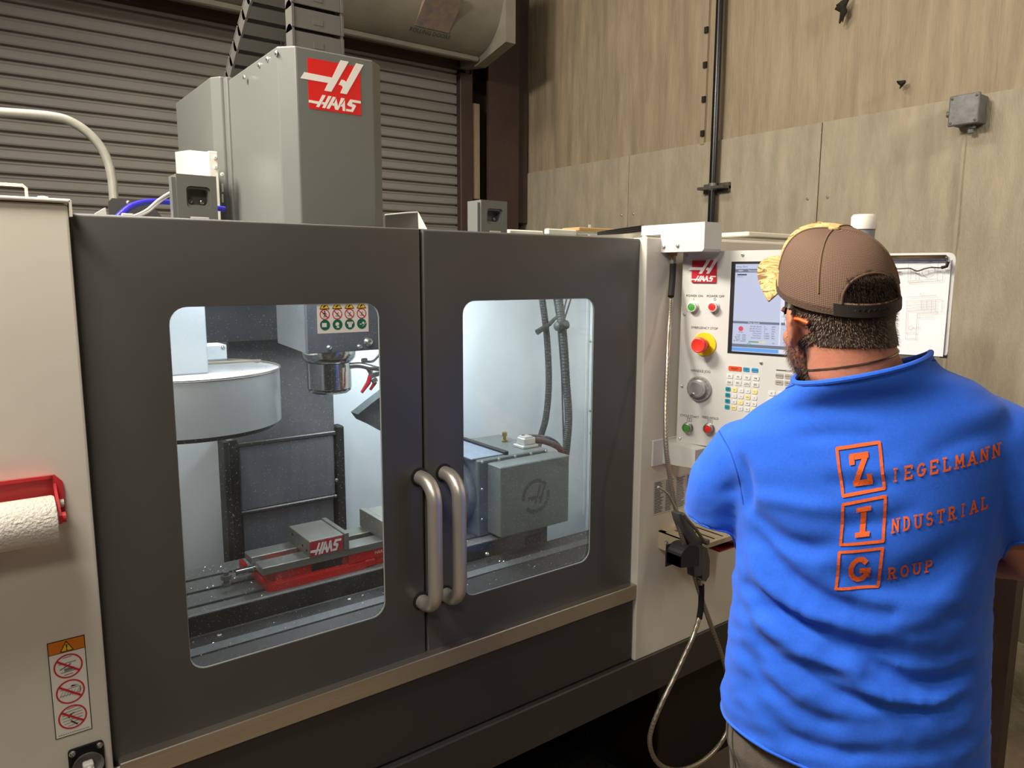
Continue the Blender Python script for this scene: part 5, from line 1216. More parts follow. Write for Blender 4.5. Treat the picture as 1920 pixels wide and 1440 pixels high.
# folds: valleys and ridges laid out on the back in body coordinates (r, z)
def rz(u, v, f=-.155):
    d = _f + _r*((u-960)/FPX) - _u*((v-720)/FPX)
    o_ = PB+PF*f; k = (o_-CAM).dot(PF)/d.dot(PF); q = CAM+d*k-PB
    return (q.dot(PR), q.z)
def cp(X, Y): return (1260+X/1.8, 640+Y/1.8)
FOLDS = [  # polyline in photo points, half width (m), depth (m); positive = ridge
 ([cp(255, 600), cp(330, 660), cp(450, 700), cp(560, 690)], .016, -.011), ([cp(250, 545), cp(360, 545), cp(470, 560), cp(600, 560)], .012, .006),
 ([cp(240, 640), cp(330, 740), cp(440, 830), cp(580, 890), cp(760, 920)], .015, -.012), ([cp(235, 760), cp(320, 850), cp(450, 920), cp(600, 960)], .012, .007),
 ([cp(250, 850), cp(350, 920), cp(500, 990), cp(660, 1040), cp(820, 1075), cp(1000, 1110)], .016, -.013), ([cp(230, 900), cp(320, 985), cp(450, 1050), cp(600, 1090), cp(760, 1120)], .011, .008),
 ([cp(225, 960), cp(330, 1060), cp(470, 1110), cp(600, 1130)], .012, -.008), ([cp(400, 1085), cp(520, 1160), cp(640, 1210), cp(760, 1230)], .012, -.009),
 ([cp(600, 1020), cp(740, 1130), cp(880, 1180), cp(1050, 1160)], .018, -.014), ([cp(560, 1080), cp(700, 1190), cp(850, 1240), cp(960, 1260)], .012, .007),
 ([cp(720, 1215), cp(860, 1265), cp(1000, 1270)], .011, -.008), ([cp(235, 1080), cp(330, 1180), cp(470, 1260), cp(640, 1300)], .013, -.008), ([cp(300, 1260), cp(420, 1340), cp(560, 1380), cp(700, 1390)], .012, -.007),
 ([cp(520, 780), cp(700, 830), cp(840, 800), cp(1000, 700)], .022, -.009), ([cp(760, 960), cp(900, 920), cp(1010, 820)], .020, .006),
 ([cp(400, 330), cp(600, 320), cp(690, 330)], .010, -.004), ([cp(520, 475), cp(640, 490), cp(760, 480)], .009, -.004), ([cp(560, 425), cp(700, 440), cp(800, 420)], .008, .003), ([cp(560, 620), cp(700, 610), cp(820, 570)], .012, -.005),
 ([cp(850, 400), cp(1000, 350), cp(1120, 330)], .012, -.003), ([cp(210, 420), cp(230, 520), cp(225, 600)], .012, -.010), ([cp(120, 560), cp(200, 520), cp(230, 470)], .012, -.005),
]
FSEG = []
for pl_, wd_, dp in FOLDS:
    q = [Vector((*rz(*p), 0)) for p in pl_]; q = smooth_path(q, 5)
    n_ = len(q)-1
    for i in range(n_):
        t = (i+.5)/n_; FSEG.append((q[i].x, q[i].y, q[i+1].x, q[i+1].y, wd_, dp*min(1, 4*t, 3.2*(1-t)+.1)))
co = np.array([v.co[:] for v in sh_me.vertices]); no = np.array([v.normal[:] for v in sh_me.vertices])
rel = co-np.array(PB); R2 = rel@np.array(PR); F2 = rel@np.array(PF); Z2 = co[:, 2]
back = np.clip((no@np.array(-PF)+.15)/.5, 0, 1)*(F2 < .03)
disp = np.zeros(len(co))
byfold = {}
for (a, b_, c, d_, wd_, dp) in FSEG:
    dx, dy = c-a, d_-b_; L2_ = dx*dx+dy*dy+1e-12
    t = np.clip(((R2-a)*dx+(Z2-b_)*dy)/L2_, 0, 1); dist = np.hypot(R2-a-t*dx, Z2-b_-t*dy)
    g = 1.35*dp*np.exp(-(dist/wd_)**2)
    key_ = (wd_, round(abs(dp), 3), a > 9)
    disp = np.where(np.abs(g) > np.abs(disp), np.where(np.sign(g) == np.sign(disp), g, g+.5*disp), disp+g*.25*(np.abs(disp) > 0)*0)
disp *= back
small = np.array([noise.fractal(Vector((r*11+z*9, z*34-r*12, f*9)), .8, 2.1, 3) for r, z, f in zip(R2, Z2, F2)])
low = np.clip((1.36-Z2)/.16, .12, 1)
disp += small*.0058*low
sl_ = np.clip((np.abs(R2)-.2)/.04, 0, 1)
disp += sl_*.0022*np.array([noise.noise(Vector((r*30, f*30, z*18))) for r, z, f in zip(R2, Z2, F2)])
co += no*disp[:, None]
sh_me.vertices.foreach_set('co', co.ravel()); sh_me.update()
bm = bmesh.new(); bm.from_mesh(sh_me)
for it in range(3): bmesh.ops.smooth_vert(bm, verts=bm.verts[:], factor=.5, use_axis_x=True, use_axis_y=True, use_axis_z=True)
def cut(pt, nrm, cond=None):
    g = bm.verts[:]+bm.edges[:]+bm.faces[:]
    if cond:
        fs = [f for f in bm.faces if cond(f.calc_center_median())]
        vs = {v for f in fs for v in f.verts}; es = {e for f in fs for e in f.edges}; g = list(vs)+list(es)+fs
    bmesh.ops.bisect_plane(bm, geom=g, plane_co=pt, plane_no=nrm, clear_outer=True)
def loc(p): q = p-PB; return q.dot(PR), q.dot(PF), p.z
hem = W(0, -.16, .915)
cut(hem, -(PU+PR*.10+PF*.22).normalized())
cut(W(-.25, .05, 1.277), (PU*-1+PF*.12-PR*.12).normalized(), lambda p: loc(p)[2] > 1.13 and loc(p)[0] < -.2125-.03*(loc(p)[2] > 1.29) and loc(p)[2] < 1.33)
cut(W(.25, .03, 1.335), (PU*-1+PF*.10+PR*.15).normalized(), lambda p: loc(p)[2] > 1.16 and loc(p)[0] > .224 and loc(p)[2] < 1.42)
cut(W(0, -.145, 1.588), (PU-PR*.268-PF*.095).normalized(), lambda p: p.z > 1.48 and abs(loc(p)[0]) < .16)
cut(W(0, -.03, 1.597), (PU-PR*.25+PF*.22).normalized(), lambda p: p.z > 1.48 and abs(loc(p)[0]) < .13 and loc(p)[1] > -.06)
nb = [v for v in bm.verts if v.is_boundary and v.co.z > 1.12]
for it in range(30):
    new = {}
    for v in nb:
        nbr = [e.other_vert(v) for e in v.link_edges if e.is_boundary]
        if len(nbr) == 2: new[v] = v.co*.5+(nbr[0].co+nbr[1].co)*.25
    for v, c_ in new.items(): v.co = c_
bm.normal_update()
sh2 = bpy.data.meshes.new('shirt'); bm.to_mesh(sh2)
bvh_shirt = BVHTree.FromBMesh(bm); 
# border loops for hems and the neck rib
bedges = [e for e in bm.edges if e.is_boundary]
loops = []; left = set(bedges)
while left:
    e = left.pop(); chain = [e.verts[0], e.verts[1]]
    grow = True
    while grow:
        grow = False
        for e2 in chain[-1].link_edges:
            if e2 in left: left.remove(e2); chain.append(e2.other_vert(chain[-1])); grow = True; break
    loops.append([v.co.copy() for v in chain])
bm.free(); bpy.data.meshes.remove(sh_me)
for p in sh2.polygons: p.use_smooth = True
M_shirt = mat('blue_cotton', (44, 104, 226), .85, var=.12, vscale=260, bump=.16, bscale=900, spec=.25)
M_shirt.node_tree.nodes['Principled BSDF'].inputs['Sheen Weight'].default_value = .1
shirt = put('t_shirt', sh2, M_shirt, man, label='blue cotton T-shirt')
so = shirt.modifiers.new('thickness', 'SOLIDIFY'); so.thickness = .0025; so.offset = -1
def rib(points, r, name, sink=0):
    q = [points[i] for i in range(0, len(points), 3)]
    mb = MB(); mb.tube(q+[q[0]], r, 8, cap=False); mb.build(name, M_shirt, shirt, smooth=True)
for lp_ in loops:
    if len(lp_) < 24: continue
    c = sum(lp_, Vector())/len(lp_)
    if c.z > 1.5: rib(lp_, .0048, 'neck_rib')
    elif c.z < 1.1: rib(lp_, .0030, 'hem')
    else: rib(lp_, .0028, 'sleeve_hem')
def drape(pts2, lift=.0016, dirn=None, o0=None):
    """drop (r, z) points onto the back of the shirt"""
    out = []
    for r, z in pts2:
        h = bvh_shirt.ray_cast(W(r, -.6, z), PF)
        out.append(h[0]+h[1]*lift if h[0] is not None else None)
    return out
# seams: shoulder seam and yoke stitches
def seam(uvs, name, r=.0012, m=None):
    q = smooth_path([Vector((*rz(*p), 0)) for p in uvs], 10); P_ = [p for p in drape([(a.x, a.y) for a in q], .0006) if p is not None]
    if len(P_) > 3:
        mb = MB(); mb.tube(P_, r, 6); mb.build(name, m or M_shirt, shirt, smooth=True)
def seam_on(uvs, name, r, m):
    q = smooth_path([Vector((*p, 0)) for p in uvs], 12); P_ = []
    for a in q:
        h = bvh_shirt.ray_cast(CAM, (_f+_r*((a.x-960)/FPX)-_u*((a.y-720)/FPX)).normalized())
        if h[0] is not None: P_.append(h[0]+h[1]*.0004)
    if len(P_) > 3: mb = MB(); mb.tube(P_, r, 6); mb.build(name, m, shirt, smooth=True)
M_seam = mat('shirt_seam', (30, 74, 178), .9)
seam_on([(1512, 712), (1470, 730), (1420, 752), (1375, 776), (1345, 797)], 'shoulder_seam', .0012, M_seam)
seam_on([(1340, 792), (1352, 815), (1371, 850), (1386, 900), (1394, 945)], 'sleeve_seam', .0012, M_seam)
seam_on([(1748, 676), (1770, 676), (1800, 684)], 'shoulder_seam', .0012, M_seam)
# orange print: slab letters built from strokes
def arc(cx, cy_, rx, ry, a0, a1, n=10): return [(cx+rx*math.cos(math.radians(a0+(a1-a0)*k/n)), cy_+ry*math.sin(math.radians(a0+(a1-a0)*k/n))) for k in range(n+1)]
s_ = .16
SL = {  # glyph: (strokes, serif centres) in a unit box, serifs are short level bars
 'Z': ([[(.12, .92), (.86, .92)], [(.80, .92), (.18, .08)], [(.12, .08), (.90, .08)], [(.15, .92), (.15, .72)], [(.86, .08), (.86, .30)]], []),
 'I': ([[(.5, .04), (.5, .96)]], [(.5, .05), (.5, .95)]),
 'G': ([arc(.5, .5, .38, .42, 42, 360), [(.88, .5), (.88, .20)], [(.58, .46), (.98, .46)]], []),
 'E': ([[(.2, .04), (.2, .96)], [(.1, .94), (.85, .94)], [(.1, .06), (.88, .06)], [(.2, .5), (.65, .5)], [(.84, .94), (.84, .76)], [(.86, .06), (.86, .26)]], []),
 'L': ([[(.25, .04), (.25, .96)], [(.1, .06), (.85, .06)], [(.84, .06), (.84, .28)]], [(.25, .95)]),
 'M': ([[(.14, .04), (.16, .95)], [(.16, .95), (.5, .35)], [(.5, .35), (.84, .95)], [(.84, .95), (.86, .04)]], [(.14, .05), (.86, .05)]),
 'A': ([[(.12, .04), (.5, .96)], [(.5, .96), (.88, .04)], [(.26, .34), (.74, .34)]], [(.12, .05), (.88, .05)]),
 'N': ([[(.18, .04), (.18, .96)], [(.18, .95), (.82, .06)], [(.82, .04), (.82, .96)]], [(.18, .05), (.82, .95)]),
 'D': ([[(.22, .04), (.22, .96)], arc(.36, .5, .46, .44, -90, 90), [(.1, .94), (.38, .94)], [(.1, .06), (.38, .06)]], []),
 'U': ([[(.18, .96), (.18, .36)], arc(.5, .36, .32, .31, 180, 360), [(.82, .36), (.82, .96)]], [(.18, .95), (.82, .95)]),
 'S': ([arc(.5, .72, .30, .22, 20, 270)+arc(.5, .28, .32, .22, 90, -160)], []),
 'T': ([[(.5, .04), (.5, .95)], [(.1, .94), (.9, .94)], [(.12, .94), (.12, .76)], [(.88, .94), (.88, .76)]], [(.5, .05)]),
 'R': ([[(.22, .04), (.22, .96)], [(.1, .94), (.5, .94)], arc(.5, .73, .28, .21, 90, -90), [(.22, .52), (.5, .52)], [(.5, .52), (.82, .05)]], [(.22, .05), (.86, .05)]),
 'O': ([arc(.5, .5, .36, .44, 0, 360, 18)], []),
 'P': ([[(.22, .04), (.22, .96)], [(.1, .94), (.5, .94)], arc(.5, .72, .30, .22, 90, -90), [(.22, .50), (.5, .50)]], [(.22, .05)])}
def quadmap(c):       # unit square -> photo quad (tl, tr, br, bl) -> (r, z)
    tl, tr, br, bl = [Vector((*rz(*p), 0)) for p in c]
    return lambda x, y: ((bl*(1-x)*(1-y)+br*x*(1-y)+tr*x*y+tl*(1-x)*y).x, (bl*(1-x)*(1-y)+br*x*(1-y)+tr*x*y+tl*(1-x)*y).y)
def stroke(mb, fm, a, b, wd, asp, lift):
    ax, ay = a; bx, by = b; dx, dy = (bx-ax)*asp, by-ay; L_ = math.hypot(dx, dy) or 1e-6; nx, ny = -dy/L_*wd/2/asp, dx/L_*wd/2
    n_ = max(1, int(L_/.16)); ex, ey = dx/L_*wd*.22/asp, dy/L_*wd*.22
    prev = None
    for i in range(n_+1):
        t = i/n_; x, y = ax-ex+(bx-ax+2*ex)*t, ay-ey+(by-ay+2*ey)*t
        q = drape([fm(x+nx, y+ny), fm(x, y), fm(x-nx, y-ny)], lift)
        if prev and None not in q and None not in prev:
            mb.face([prev[0], prev[1], q[1], q[0]]); mb.face([prev[1], prev[2], q[2], q[1]])
        prev = q
def glyph(mb, ch, quad, wd, asp, sw=.34):
    fm = quadmap(quad); st, sf = SL[ch]
    i = 0
    for s in st:
        for a, b in zip(s, s[1:]): stroke(mb, fm, a, b, wd, asp, .0016+.0001*(i % 5)); i += 1
    for x, y in sf: stroke(mb, fm, (x-sw/2, y), (x+sw/2, y), wd*.8, asp, .0022)
M_orange_print = mat('orange_print', (232, 96, 30), .75, var=.2, vscale=300)
BOX = {'Z': ((1568, 844), (1648, 833), (1658, 917), (1581, 930)), 'I': ((1581, 945), (1660, 931), (1656, 1013), (1577, 1020)), 'G': ((1575, 1034), (1655, 1026), (1646, 1102), (1568, 1103))}
for ch, qd in BOX.items():
    mb = MB(); fm = quadmap(qd)
    for a, b in (((0, 0), (1, 0)), ((1, 0), (1, 1)), ((1, 1), (0, 1)), ((0, 1), (0, 0))): stroke(mb, fm, a, b, .072, 1, .0016)
    V2 = [Vector(p) for p in qd]
    def sub(x, y): return tuple((V2[3]*(1-x)*(1-y)+V2[2]*x*(1-y)+V2[1]*x*y+V2[0]*(1-x)*y))
    i0 = .30 if ch == 'I' else .24; i1 = 1-i0
    glyph(mb, ch, (sub(i0, .84), sub(i1, .84), sub(i1, .16), sub(i0, .16)), .20, .85 if ch != 'I' else .6, .75 if ch == 'I' else .34)
    mb.build('shirt_print', M_orange_print, shirt, label='boxed orange letter')
def word(txt, a, b, h, adv):
    a = Vector(a); b = Vector(b); n_ = len(txt); d = (b-a)/n_; up = Vector((0.02, -1)).normalized()*h
    mb = MB()
    for k, ch in enumerate(txt):
        p0 = a+d*(k+.14); p1 = a+d*(k+.86); mid = (p0+p1)/2
        if ch == 'I': p0 = mid-d*.3; p1 = mid+d*.3
        glyph(mb, ch, (p0+up, p1+up, p1, p0), .17, .8, .42)
    mb.build('shirt_print', M_orange_print, shirt, label='orange lettering')
word('IEGELMANN', (1666, 906), (1884, 872), 25, 0); word('NDUSTRIAL', (1668, 1000), (1858, 970), 25, 0); word('ROUP', (1660, 1088), (1752, 1080), 24, 0)

# --- trousers and shoes
bm = bmesh.new()
loft(bm, [oval(1.0, 0, 0, .19, .145, .15), oval(.93, 0, 0, .205, .155, .15), oval(.86, 0, .005, .208, .155, .14), oval(.80, 0, .01, .19, .135, .13)])
for s in (-1, 1): limb(bm, [W(s*.095, .0, .88), W(s*.105, .015, .62), W(s*.11, .015, .48), W(s*.115, -.005, .2), W(s*.12, -.01, .09)], [.108, .092, .080, .072, .074], 24)
tr_me = remesh(bm, .010, 4)
co = np.array([v.co[:] for v in tr_me.vertices]); no = np.array([v.normal[:] for v in tr_me.vertices])
co += no*np.array([noise.fractal(Vector((p[0]*14, p[1]*14, p[2]*9)), .9, 2, 3)*.005 for p in co])[:, None]
tr_me.vertices.foreach_set('co', co.ravel()); tr_me.update()
for p in tr_me.polygons: p.use_smooth = True
M_trs = mat('grey_brown_canvas', (112, 102, 92), .85, var=.15, vscale=60, bump=.2, bscale=500)
trs = put('trousers', tr_me, M_trs, man, label='grey-brown work trousers')
bvh_t = surf_bvh(tr_me)
def leg_seam(du, nm, m, r):
    P_ = []
    for k in range(22):
        z = .97-k*.02; h = bvh_t.ray_cast(W(-.6, -.03+du+.0006*k, z), PR)
        if h[0] is not None and (not P_ or (h[0]-P_[-1]).length < .035): P_.append(h[0]+h[1]*.0006)
    mb = MB(); mb.tube(P_, r, 6); mb.build(nm, m, trs, smooth=True)
leg_seam(-.035, 'side_seam', mat('seam_dark', (70, 64, 58), .9), .0016); leg_seam(-.026, 'side_seam', M_trs, .0022); leg_seam(-.060, 'zip', mat('zip_metal', (120, 118, 112), .4, metal=.7), .0017)
for s in (-1, 1):
    bm = bmesh.new(); c = W(s*.125, .05, .0)
    prf_ = [(-.13, .034, .062), (-.10, .042, .080), (-.03, .043, .095), (.04, .048, .078), (.10, .050, .060), (.145, .040, .048), (.165, .022, .034)]
    rings = []
    for f_, wdt, ht in prf_: rings.append([W(s*.125+s*.02*f_+wdt*math.cos(a)*(1 if math.sin(a) >= 0 else 1.05), f_+.03, max(.001, ht*.5+ht*.5*math.sin(a))) for a in [2*math.pi*k/18 for k in range(18)]])
    loft(bm, rings); bmesh.ops.recalc_face_normals(bm, faces=bm.faces[:])
    me = bpy.data.meshes.new('shoe'); bm.to_mesh(me); bm.free()
    for p in me.polygons: p.use_smooth = True
    put('work_shoe', me, mat('shoe_leather', (60, 46, 36), .5), man)

# --- hair: a thin offset shell on the lower back of the skull with short bristles
def hl(p): q = p-HC_; return q.dot(HRt), q.dot(HF), q.dot(HU)
bm = bmesh.new(); bm.from_mesh(body_me)
def hairy(p):
    r, f, u = hl(p)
    if u > .06 or abs(r) > .092: return False
    if abs(r) > .070 and -.035 < f < .03 and u < .012: return False        # ears stay bare
    low_ = -.046+.10*max(0, f+.035)+.012*noise.noise(p*22)
    if u < low_ or p.z < 1.575: return False
    return f < .012 or (f < .035 and u > -.005)
kill = [f for f in bm.faces if not hairy(f.calc_center_median())]
bmesh.ops.delete(bm, geom=kill, context='FACES')
for v in bm.verts: v.co += v.normal*.0035
bm.faces.ensure_lookup_table(); rnd = random.Random(5)
faces = [(f.calc_center_median(), f.normal.copy(), f.calc_area()) for f in bm.faces]
mb = MB()
for c, n_, a_ in faces:
    r, f, u = hl(c)
    for k in range(3 if u < .016 else 0):
        p = c+Vector((rnd.uniform(-1, 1), rnd.uniform(-1, 1), rnd.uniform(-1, 1)))*.003
        L_ = .0035+.003*rnd.random(); dn = (n_*.7-HU*.65+Vector((rnd.uniform(-.35, .35), rnd.uniform(-.35, .35), rnd.uniform(-.3, .3)))).normalized()
        sd = dn.cross(n_); sd = sd.normalized()*.0006 if sd.length > 1e-4 else HRt*.0006
        mb.face([p-sd, p+sd, p+dn*L_])
M_hair = mat('dark_brown_hair', (62, 46, 36), .55, var=.5, vscale=240, var_rgb=(34, 25, 20))
M_hair2 = mat('brown_bristles', (132, 106, 84), .5, var=.5, vscale=150, var_rgb=(62, 48, 38))
hm = bpy.data.meshes.new('hair'); bm.to_mesh(hm); bm.free()
for p in hm.polygons: p.use_smooth = True
hair = put('hair', hm, M_hair, man, label='short dark brown hair')
mb.build('bristles', M_hair2, hair, kind='stuff')
# longer tuft showing through the opening of the cap
mb = MB()
for k in range(900):
    r = rnd.uniform(-.040, .040); u = rnd.uniform(.022, .066); f = -.088+.9*r*r/.1
    p = H(r, f-.016, u); d = (-HU*.8-HF*.35+HRt*rnd.uniform(-.6, .6)).normalized(); L_ = rnd.uniform(.008, .017); sd = HRt*.0007
    q = p+d*L_*.6-HF*.004
    mb.face([p-sd, p+sd, q+sd*.7, q-sd*.7]); mb.face([q-sd*.7, q+sd*.7, q+d*L_*.4+HF*.003])
mb.build('hair_tuft', M_hair, hair, kind='stuff')
# beard
bm = bmesh.new(); bm.from_mesh(body_me)
def bearded(p):
    r, f, u = hl(p); return .005 < f and u < -.042-.25*max(0, .05-f)+.03*(abs(r) > .05)*(f < .05) and u > -.118 and abs(r) < .085 and p.z > 1.56 and not (abs(r) < .026 and -.085 < u < -.055 and f > .08)
bmesh.ops.delete(bm, geom=[f for f in bm.faces if not bearded(f.calc_center_median())], context='FACES')
mb = MB()
for f in bm.faces:
    c = f.calc_center_median()
    for k in range(3):
        p = c+Vector((rnd.uniform(-1, 1), rnd.uniform(-1, 1), rnd.uniform(-1, 1)))*.003
        dn = (f.normal*.6-HU*.6+Vector((rnd.uniform(-.4, .4), rnd.uniform(-.4, .4), 0))).normalized(); sd = dn.orthogonal().normalized()*.0006; mb.face([p-sd, p+sd, p+dn*.010])
bm.free(); mb.build('beard', M_hair2, man, kind='stuff', label='short brown beard')

# --- cap
CFw = (HF+HU*.42).normalized(); CRt = HRt; CUp = CRt.cross(CFw)
CC_ = H(0, -.008, .052)
def Cp(r, f, u): return CC_+CRt*r+CFw*f+CUp*u
M_mesh = mat('brown_cap_mesh', (104, 80, 64), .9, bump=.8, bscale=700)
def mesh_net():
    m = bpy.data.materials.new('brown_net'); m.use_nodes = True; nt = m.node_tree; b = nt.nodes['Principled BSDF']; b.inputs['Roughness'].default_value = .85
    uv = nt.nodes.new('ShaderNodeUVMap'); mp = nt.nodes.new('ShaderNodeMapping'); mp.inputs['Scale'].default_value = (220, 60, 1)
    vo = nt.nodes.new('ShaderNodeTexVoronoi'); vo.inputs['Scale'].default_value = 1; vo.inputs['Randomness'].default_value = 0; vo.voronoi_dimensions = '2D'
    rp = nt.nodes.new('ShaderNodeValToRGB'); rp.color_ramp.elements[0].position = .26; rp.color_ramp.elements[1].position = .40
    rp.color_ramp.elements[0].color = (*lin((52, 38, 30)), 1); rp.color_ramp.elements[1].color = (*lin((132, 102, 82)), 1)
    nt.links.new(uv.outputs[0], mp.inputs[0]); nt.links.new(mp.outputs[0], vo.inputs[0]); nt.links.new(vo.outputs['Distance'], rp.inputs[0]); nt.links.new(rp.outputs[0], b.inputs['Base Color'])
    bp = nt.nodes.new('ShaderNodeBump'); bp.inputs['Strength'].default_value = .5; bp.inputs['Distance'].default_value = .002; nt.links.new(rp.outputs[0], bp.inputs['Height']); nt.links.new(bp.outputs[0], b.inputs['Normal'])
    return m
M_net = mesh_net()
def camo():
    m = bpy.data.materials.new('tan_camo'); m.use_nodes = True; nt = m.node_tree; b = nt.nodes['Principled BSDF']; b.inputs['Roughness'].default_value = .8
    tc = nt.nodes.new('ShaderNodeTexCoord'); mp = nt.nodes.new('ShaderNodeMapping'); mp.inputs['Scale'].default_value = (30, 30, 90); mp.inputs['Rotation'].default_value = (.3, .5, .2)
    n_ = nt.nodes.new('ShaderNodeTexNoise'); n_.inputs['Scale'].default_value = 1; n_.inputs['Detail'].default_value = 3; n_.inputs['Distortion'].default_value = 1.2
    rp = nt.nodes.new('ShaderNodeValToRGB'); rp.color_ramp.interpolation = 'CONSTANT'
    e = rp.color_ramp.elements; e[0].color = (*lin((118, 88, 58)), 1); e[1].position = .40; e[1].color = (*lin((196, 160, 100)), 1)
    for pos, c in ((.52, (224, 196, 134)), (.58, (170, 134, 82)), (.66, (214, 180, 116))): x = e.new(pos); x.color = (*lin(c), 1)
    nt.links.new(tc.outputs['Object'], mp.inputs[0]); nt.links.new(mp.outputs[0], n_.inputs[0]); nt.links.new(n_.outputs[0], rp.inputs[0]); nt.links.new(rp.outputs[0], b.inputs['Base Color']); return m
M_camo = camo()
CA, CBk, CF_, CHt = .089, .113, .106, .088        # half width, back, front, height
def dome(th, t):
    """th: 0 = right, 90 = front, 270 = back (degrees); t: 0 = lower edge, 1 = crown button"""
    a = math.radians(th); c, s = math.cos(a), math.sin(a)
    rr = math.cos(min(1, t)*math.pi/2)**.62
    hh = math.sin(min(1, t)*math.pi/2)**.92
    low_ = -.016+.012*(s < 0)*(-s)
    fr = CF_ if s > 0 else CBk
    # front panels stand up taller
    return Cp(CA*c*rr, fr*s*rr+.036*hh, low_+(CHt-low_)*hh)
def hole(th, t): d = ((th-268+180) % 360-180)/33; y = (t-.085)/.30; return t > .085 and d*d+y*y < 1
cap = None
def cap_panel(t0, t1, name, m, lab=None):
    global cap
    nt_, nn = 30, 64
    bm = bmesh.new(); uvl = bm.loops.layers.uv.new('UVMap'); V = []
    for i in range(nn+1):
        th = t0+(t1-t0)*i/nn
        V.append([bm.verts.new(dome(th, j/nt_)) for j in range(nt_+1)])
    for i in range(nn):
        for j in range(nt_):
            th = t0+(t1-t0)*(i+.5)/nn
            if hole(th, (j+.5)/nt_): continue
            try: f = bm.faces.new((V[i][j], V[i+1][j], V[i+1][j+1], V[i][j+1]))
            except ValueError: continue
            f.smooth = True
            for l, (ii, jj) in zip(f.loops, ((i, j), (i+1, j), (i+1, j+1), (i, j+1))): l[uvl].uv = ((t0+(t1-t0)*ii/nn)/360, jj/nt_)
    bmesh.ops.remove_doubles(bm, verts=bm.verts[:], dist=.00005)
    me = bpy.data.meshes.new(name); bm.to_mesh(me); bm.free()
    o = put(name, me, m, cap or man, label=lab)
    s = o.modifiers.new('thickness', 'SOLIDIFY'); s.thickness = .0022; s.offset = -1
    return o
cap = cap_panel(158, 382, 'cap', M_net, 'brown mesh cap with tan camouflage front and bill')
cap_panel(22, 158, 'front_panel', M_camo, 'tan camouflage front panels')
mb = MB(); mb.lathe(dome(90, 1.0)+CUp*-.001, CUp, [(.0095, 0), (.0095, .002), (.007, .005), (0, .006)], 16); mb.build('button', M_camo, cap, smooth=True)
for th in (22, 158, 215, 325, 90):
    P_ = [dome(th, t/20)+(dome(th, t/20)-Cp(0, 0, 0)).normalized()*.0004 for t in range(4 if th not in (215, 325) else 3, 21)]
    mb = MB(); mb.tube(P_, .0016, 6); mb.build('seam', mat('cap_seam', (120, 94, 72), .9) if th != 90 else M_camo, cap, smooth=True)
# band at the lower edge, the strap under the opening and binding around it
mb = MB(); P_ = [dome(th, .0)+CUp*.004 for th in range(0, 361, 6)]
n_ = len(P_)
rows = []
for th in range(0, 361, 6):
    a = dome(th, 0); b = dome(th, .045); o_ = (a-Cp(0, 0, a.dot(CUp)-CC_.dot(CUp))).normalized()*.0014
    rows.append([mb.bm.verts.new(a+o_-CUp*.002), mb.bm.verts.new(b+o_), mb.bm.verts.new(a-o_-CUp*.002)])
for a, b in zip(rows, rows[1:]): mb.bm.faces.new((a[0], b[0], b[1], a[1])); mb.bm.faces.new((a[2], b[2], b[0], a[0]))
mb.build('sweat_band', mat('cap_band', (92, 70, 56), .9, bump=.5, bscale=500), cap, smooth=True)
mb = MB(); rows = []
for th in range(228, 309, 4):
    a = dome(th, 0); b = dome(th, .085); o_ = (a-Cp(0, 0, (a-CC_).dot(CUp))).normalized()*.002
    rows.append([mb.bm.verts.new(a+o_-CUp*.003), mb.bm.verts.new(b+o_), mb.bm.verts.new(b-o_), mb.bm.verts.new(a-o_-CUp*.003)])
for a, b in zip(rows, rows[1:]):
    for k in range(4): mb.bm.faces.new((a[k], b[k], b[(k+1) % 4], a[(k+1) % 4]))
mb.build('strap', mat('cap_strap', (34, 28, 26), .6), cap, smooth=True)
bind = []
for k in range(41):
    a = math.pi*k/40; th = 268+33*math.cos(a); t = .085+.30*math.sin(a); q = dome(th, t); bind.append(q+(q-Cp(0, 0, 0)).normalized()*.0006)
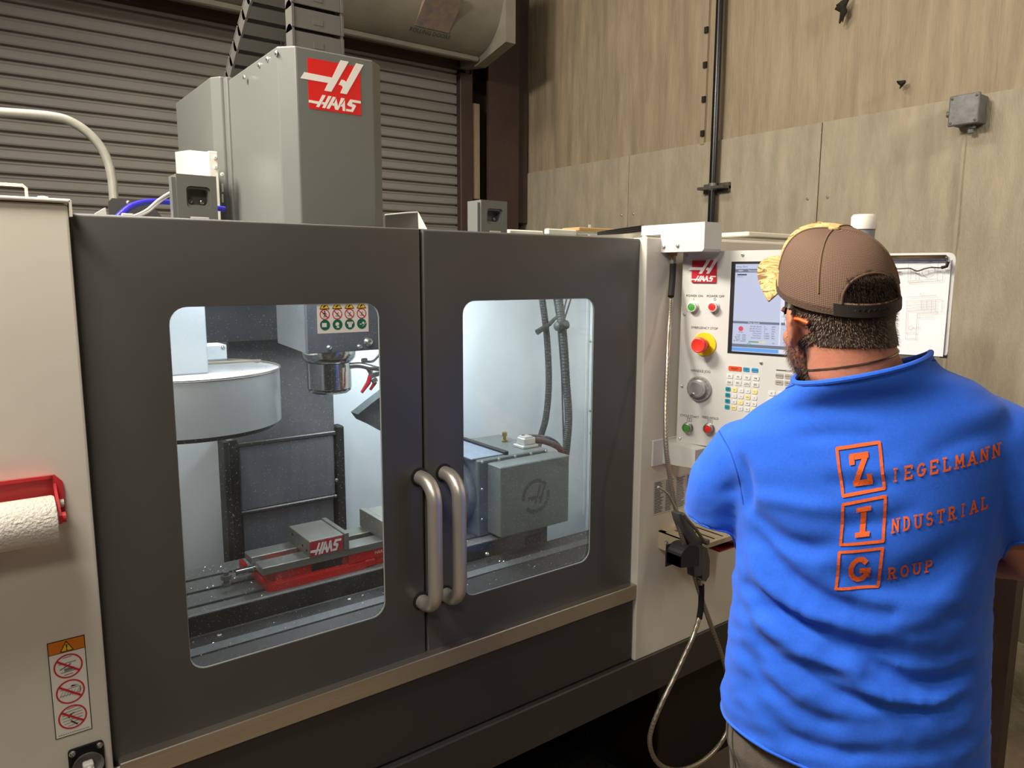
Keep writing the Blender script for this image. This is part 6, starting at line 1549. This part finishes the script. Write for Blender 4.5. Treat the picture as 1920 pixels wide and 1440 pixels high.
mb = MB(); mb.tube(bind, .0024, 8); mb.build('opening_binding', mat('cap_binding', (96, 72, 56), .9), cap, smooth=True)
mb = MB()
for k in range(7):
    q = dome(250+k*5, .042); mb.lathe(q+(q-Cp(0, 0, -.01)).normalized()*.0012, (q-Cp(0, 0, -.01)).normalized(), [(.0022, 0), (.0022, .001), (0, .0014)], 8)
mb.build('strap_snaps', M_black, cap)
# curved bill
bm = bmesh.new(); V = []
for i in range(25):
    th = 22+136*i/24; a = math.radians(th); row = []
    base = dome(th, .02)
    for j in range(9):
        t = j/8; L_ = .092*math.sin(math.pi*(i+.6)/25.2)**.95
        lat = (th-90)/68
        p = base+CFw*L_*t+CRt*(math.cos(a)*.012*t)-CUp*(.002*t+.016*t*lat*lat+.006*lat*lat)
        row.append(bm.verts.new(p))
    V.append(row)
for i in range(24):
    for j in range(8): f = bm.faces.new((V[i][j], V[i+1][j], V[i+1][j+1], V[i][j+1])); f.smooth = True
bmesh.ops.remove_doubles(bm, verts=bm.verts[:], dist=.00005); bmesh.ops.recalc_face_normals(bm, faces=bm.faces[:])
me = bpy.data.meshes.new('bill'); bm.to_mesh(me); bm.free(); bill = put('bill', me, M_camo, cap); s = bill.modifiers.new('thickness', 'SOLIDIFY'); s.thickness = .003
# safety-glasses temple with an orange tip, thin neck chain
mb = MB(); mb.tube([H(-.087, -.018, .008), H(-.085, -.030, .006), H(-.080, -.044, .0)], .0028, 8); mb.build('glasses_temple', mat('orange_tip', (235, 96, 20), .4), man, smooth=True, label='orange temple tip of safety glasses')
nk = []
for k in range(40):
    a = 2*math.pi*k/40; z_ = 1.606+.265*(-.012+.08*math.cos(a))-.15*max(0, math.sin(a))*.3
    h = bvh_body.ray_cast(W(-.012+.4*math.cos(a), -.04+.4*math.sin(a), z_), -(PR*math.cos(a)+PF*math.sin(a)))
    if h[0] is not None: nk.append(h[0]+h[1]*.001)
mb = MB(); mb.tube(nk+[nk[0]], .0016, 6); mb.build('neck_chain', mat('chain_metal', (150, 140, 120), .3, metal=1), man, smooth=True)
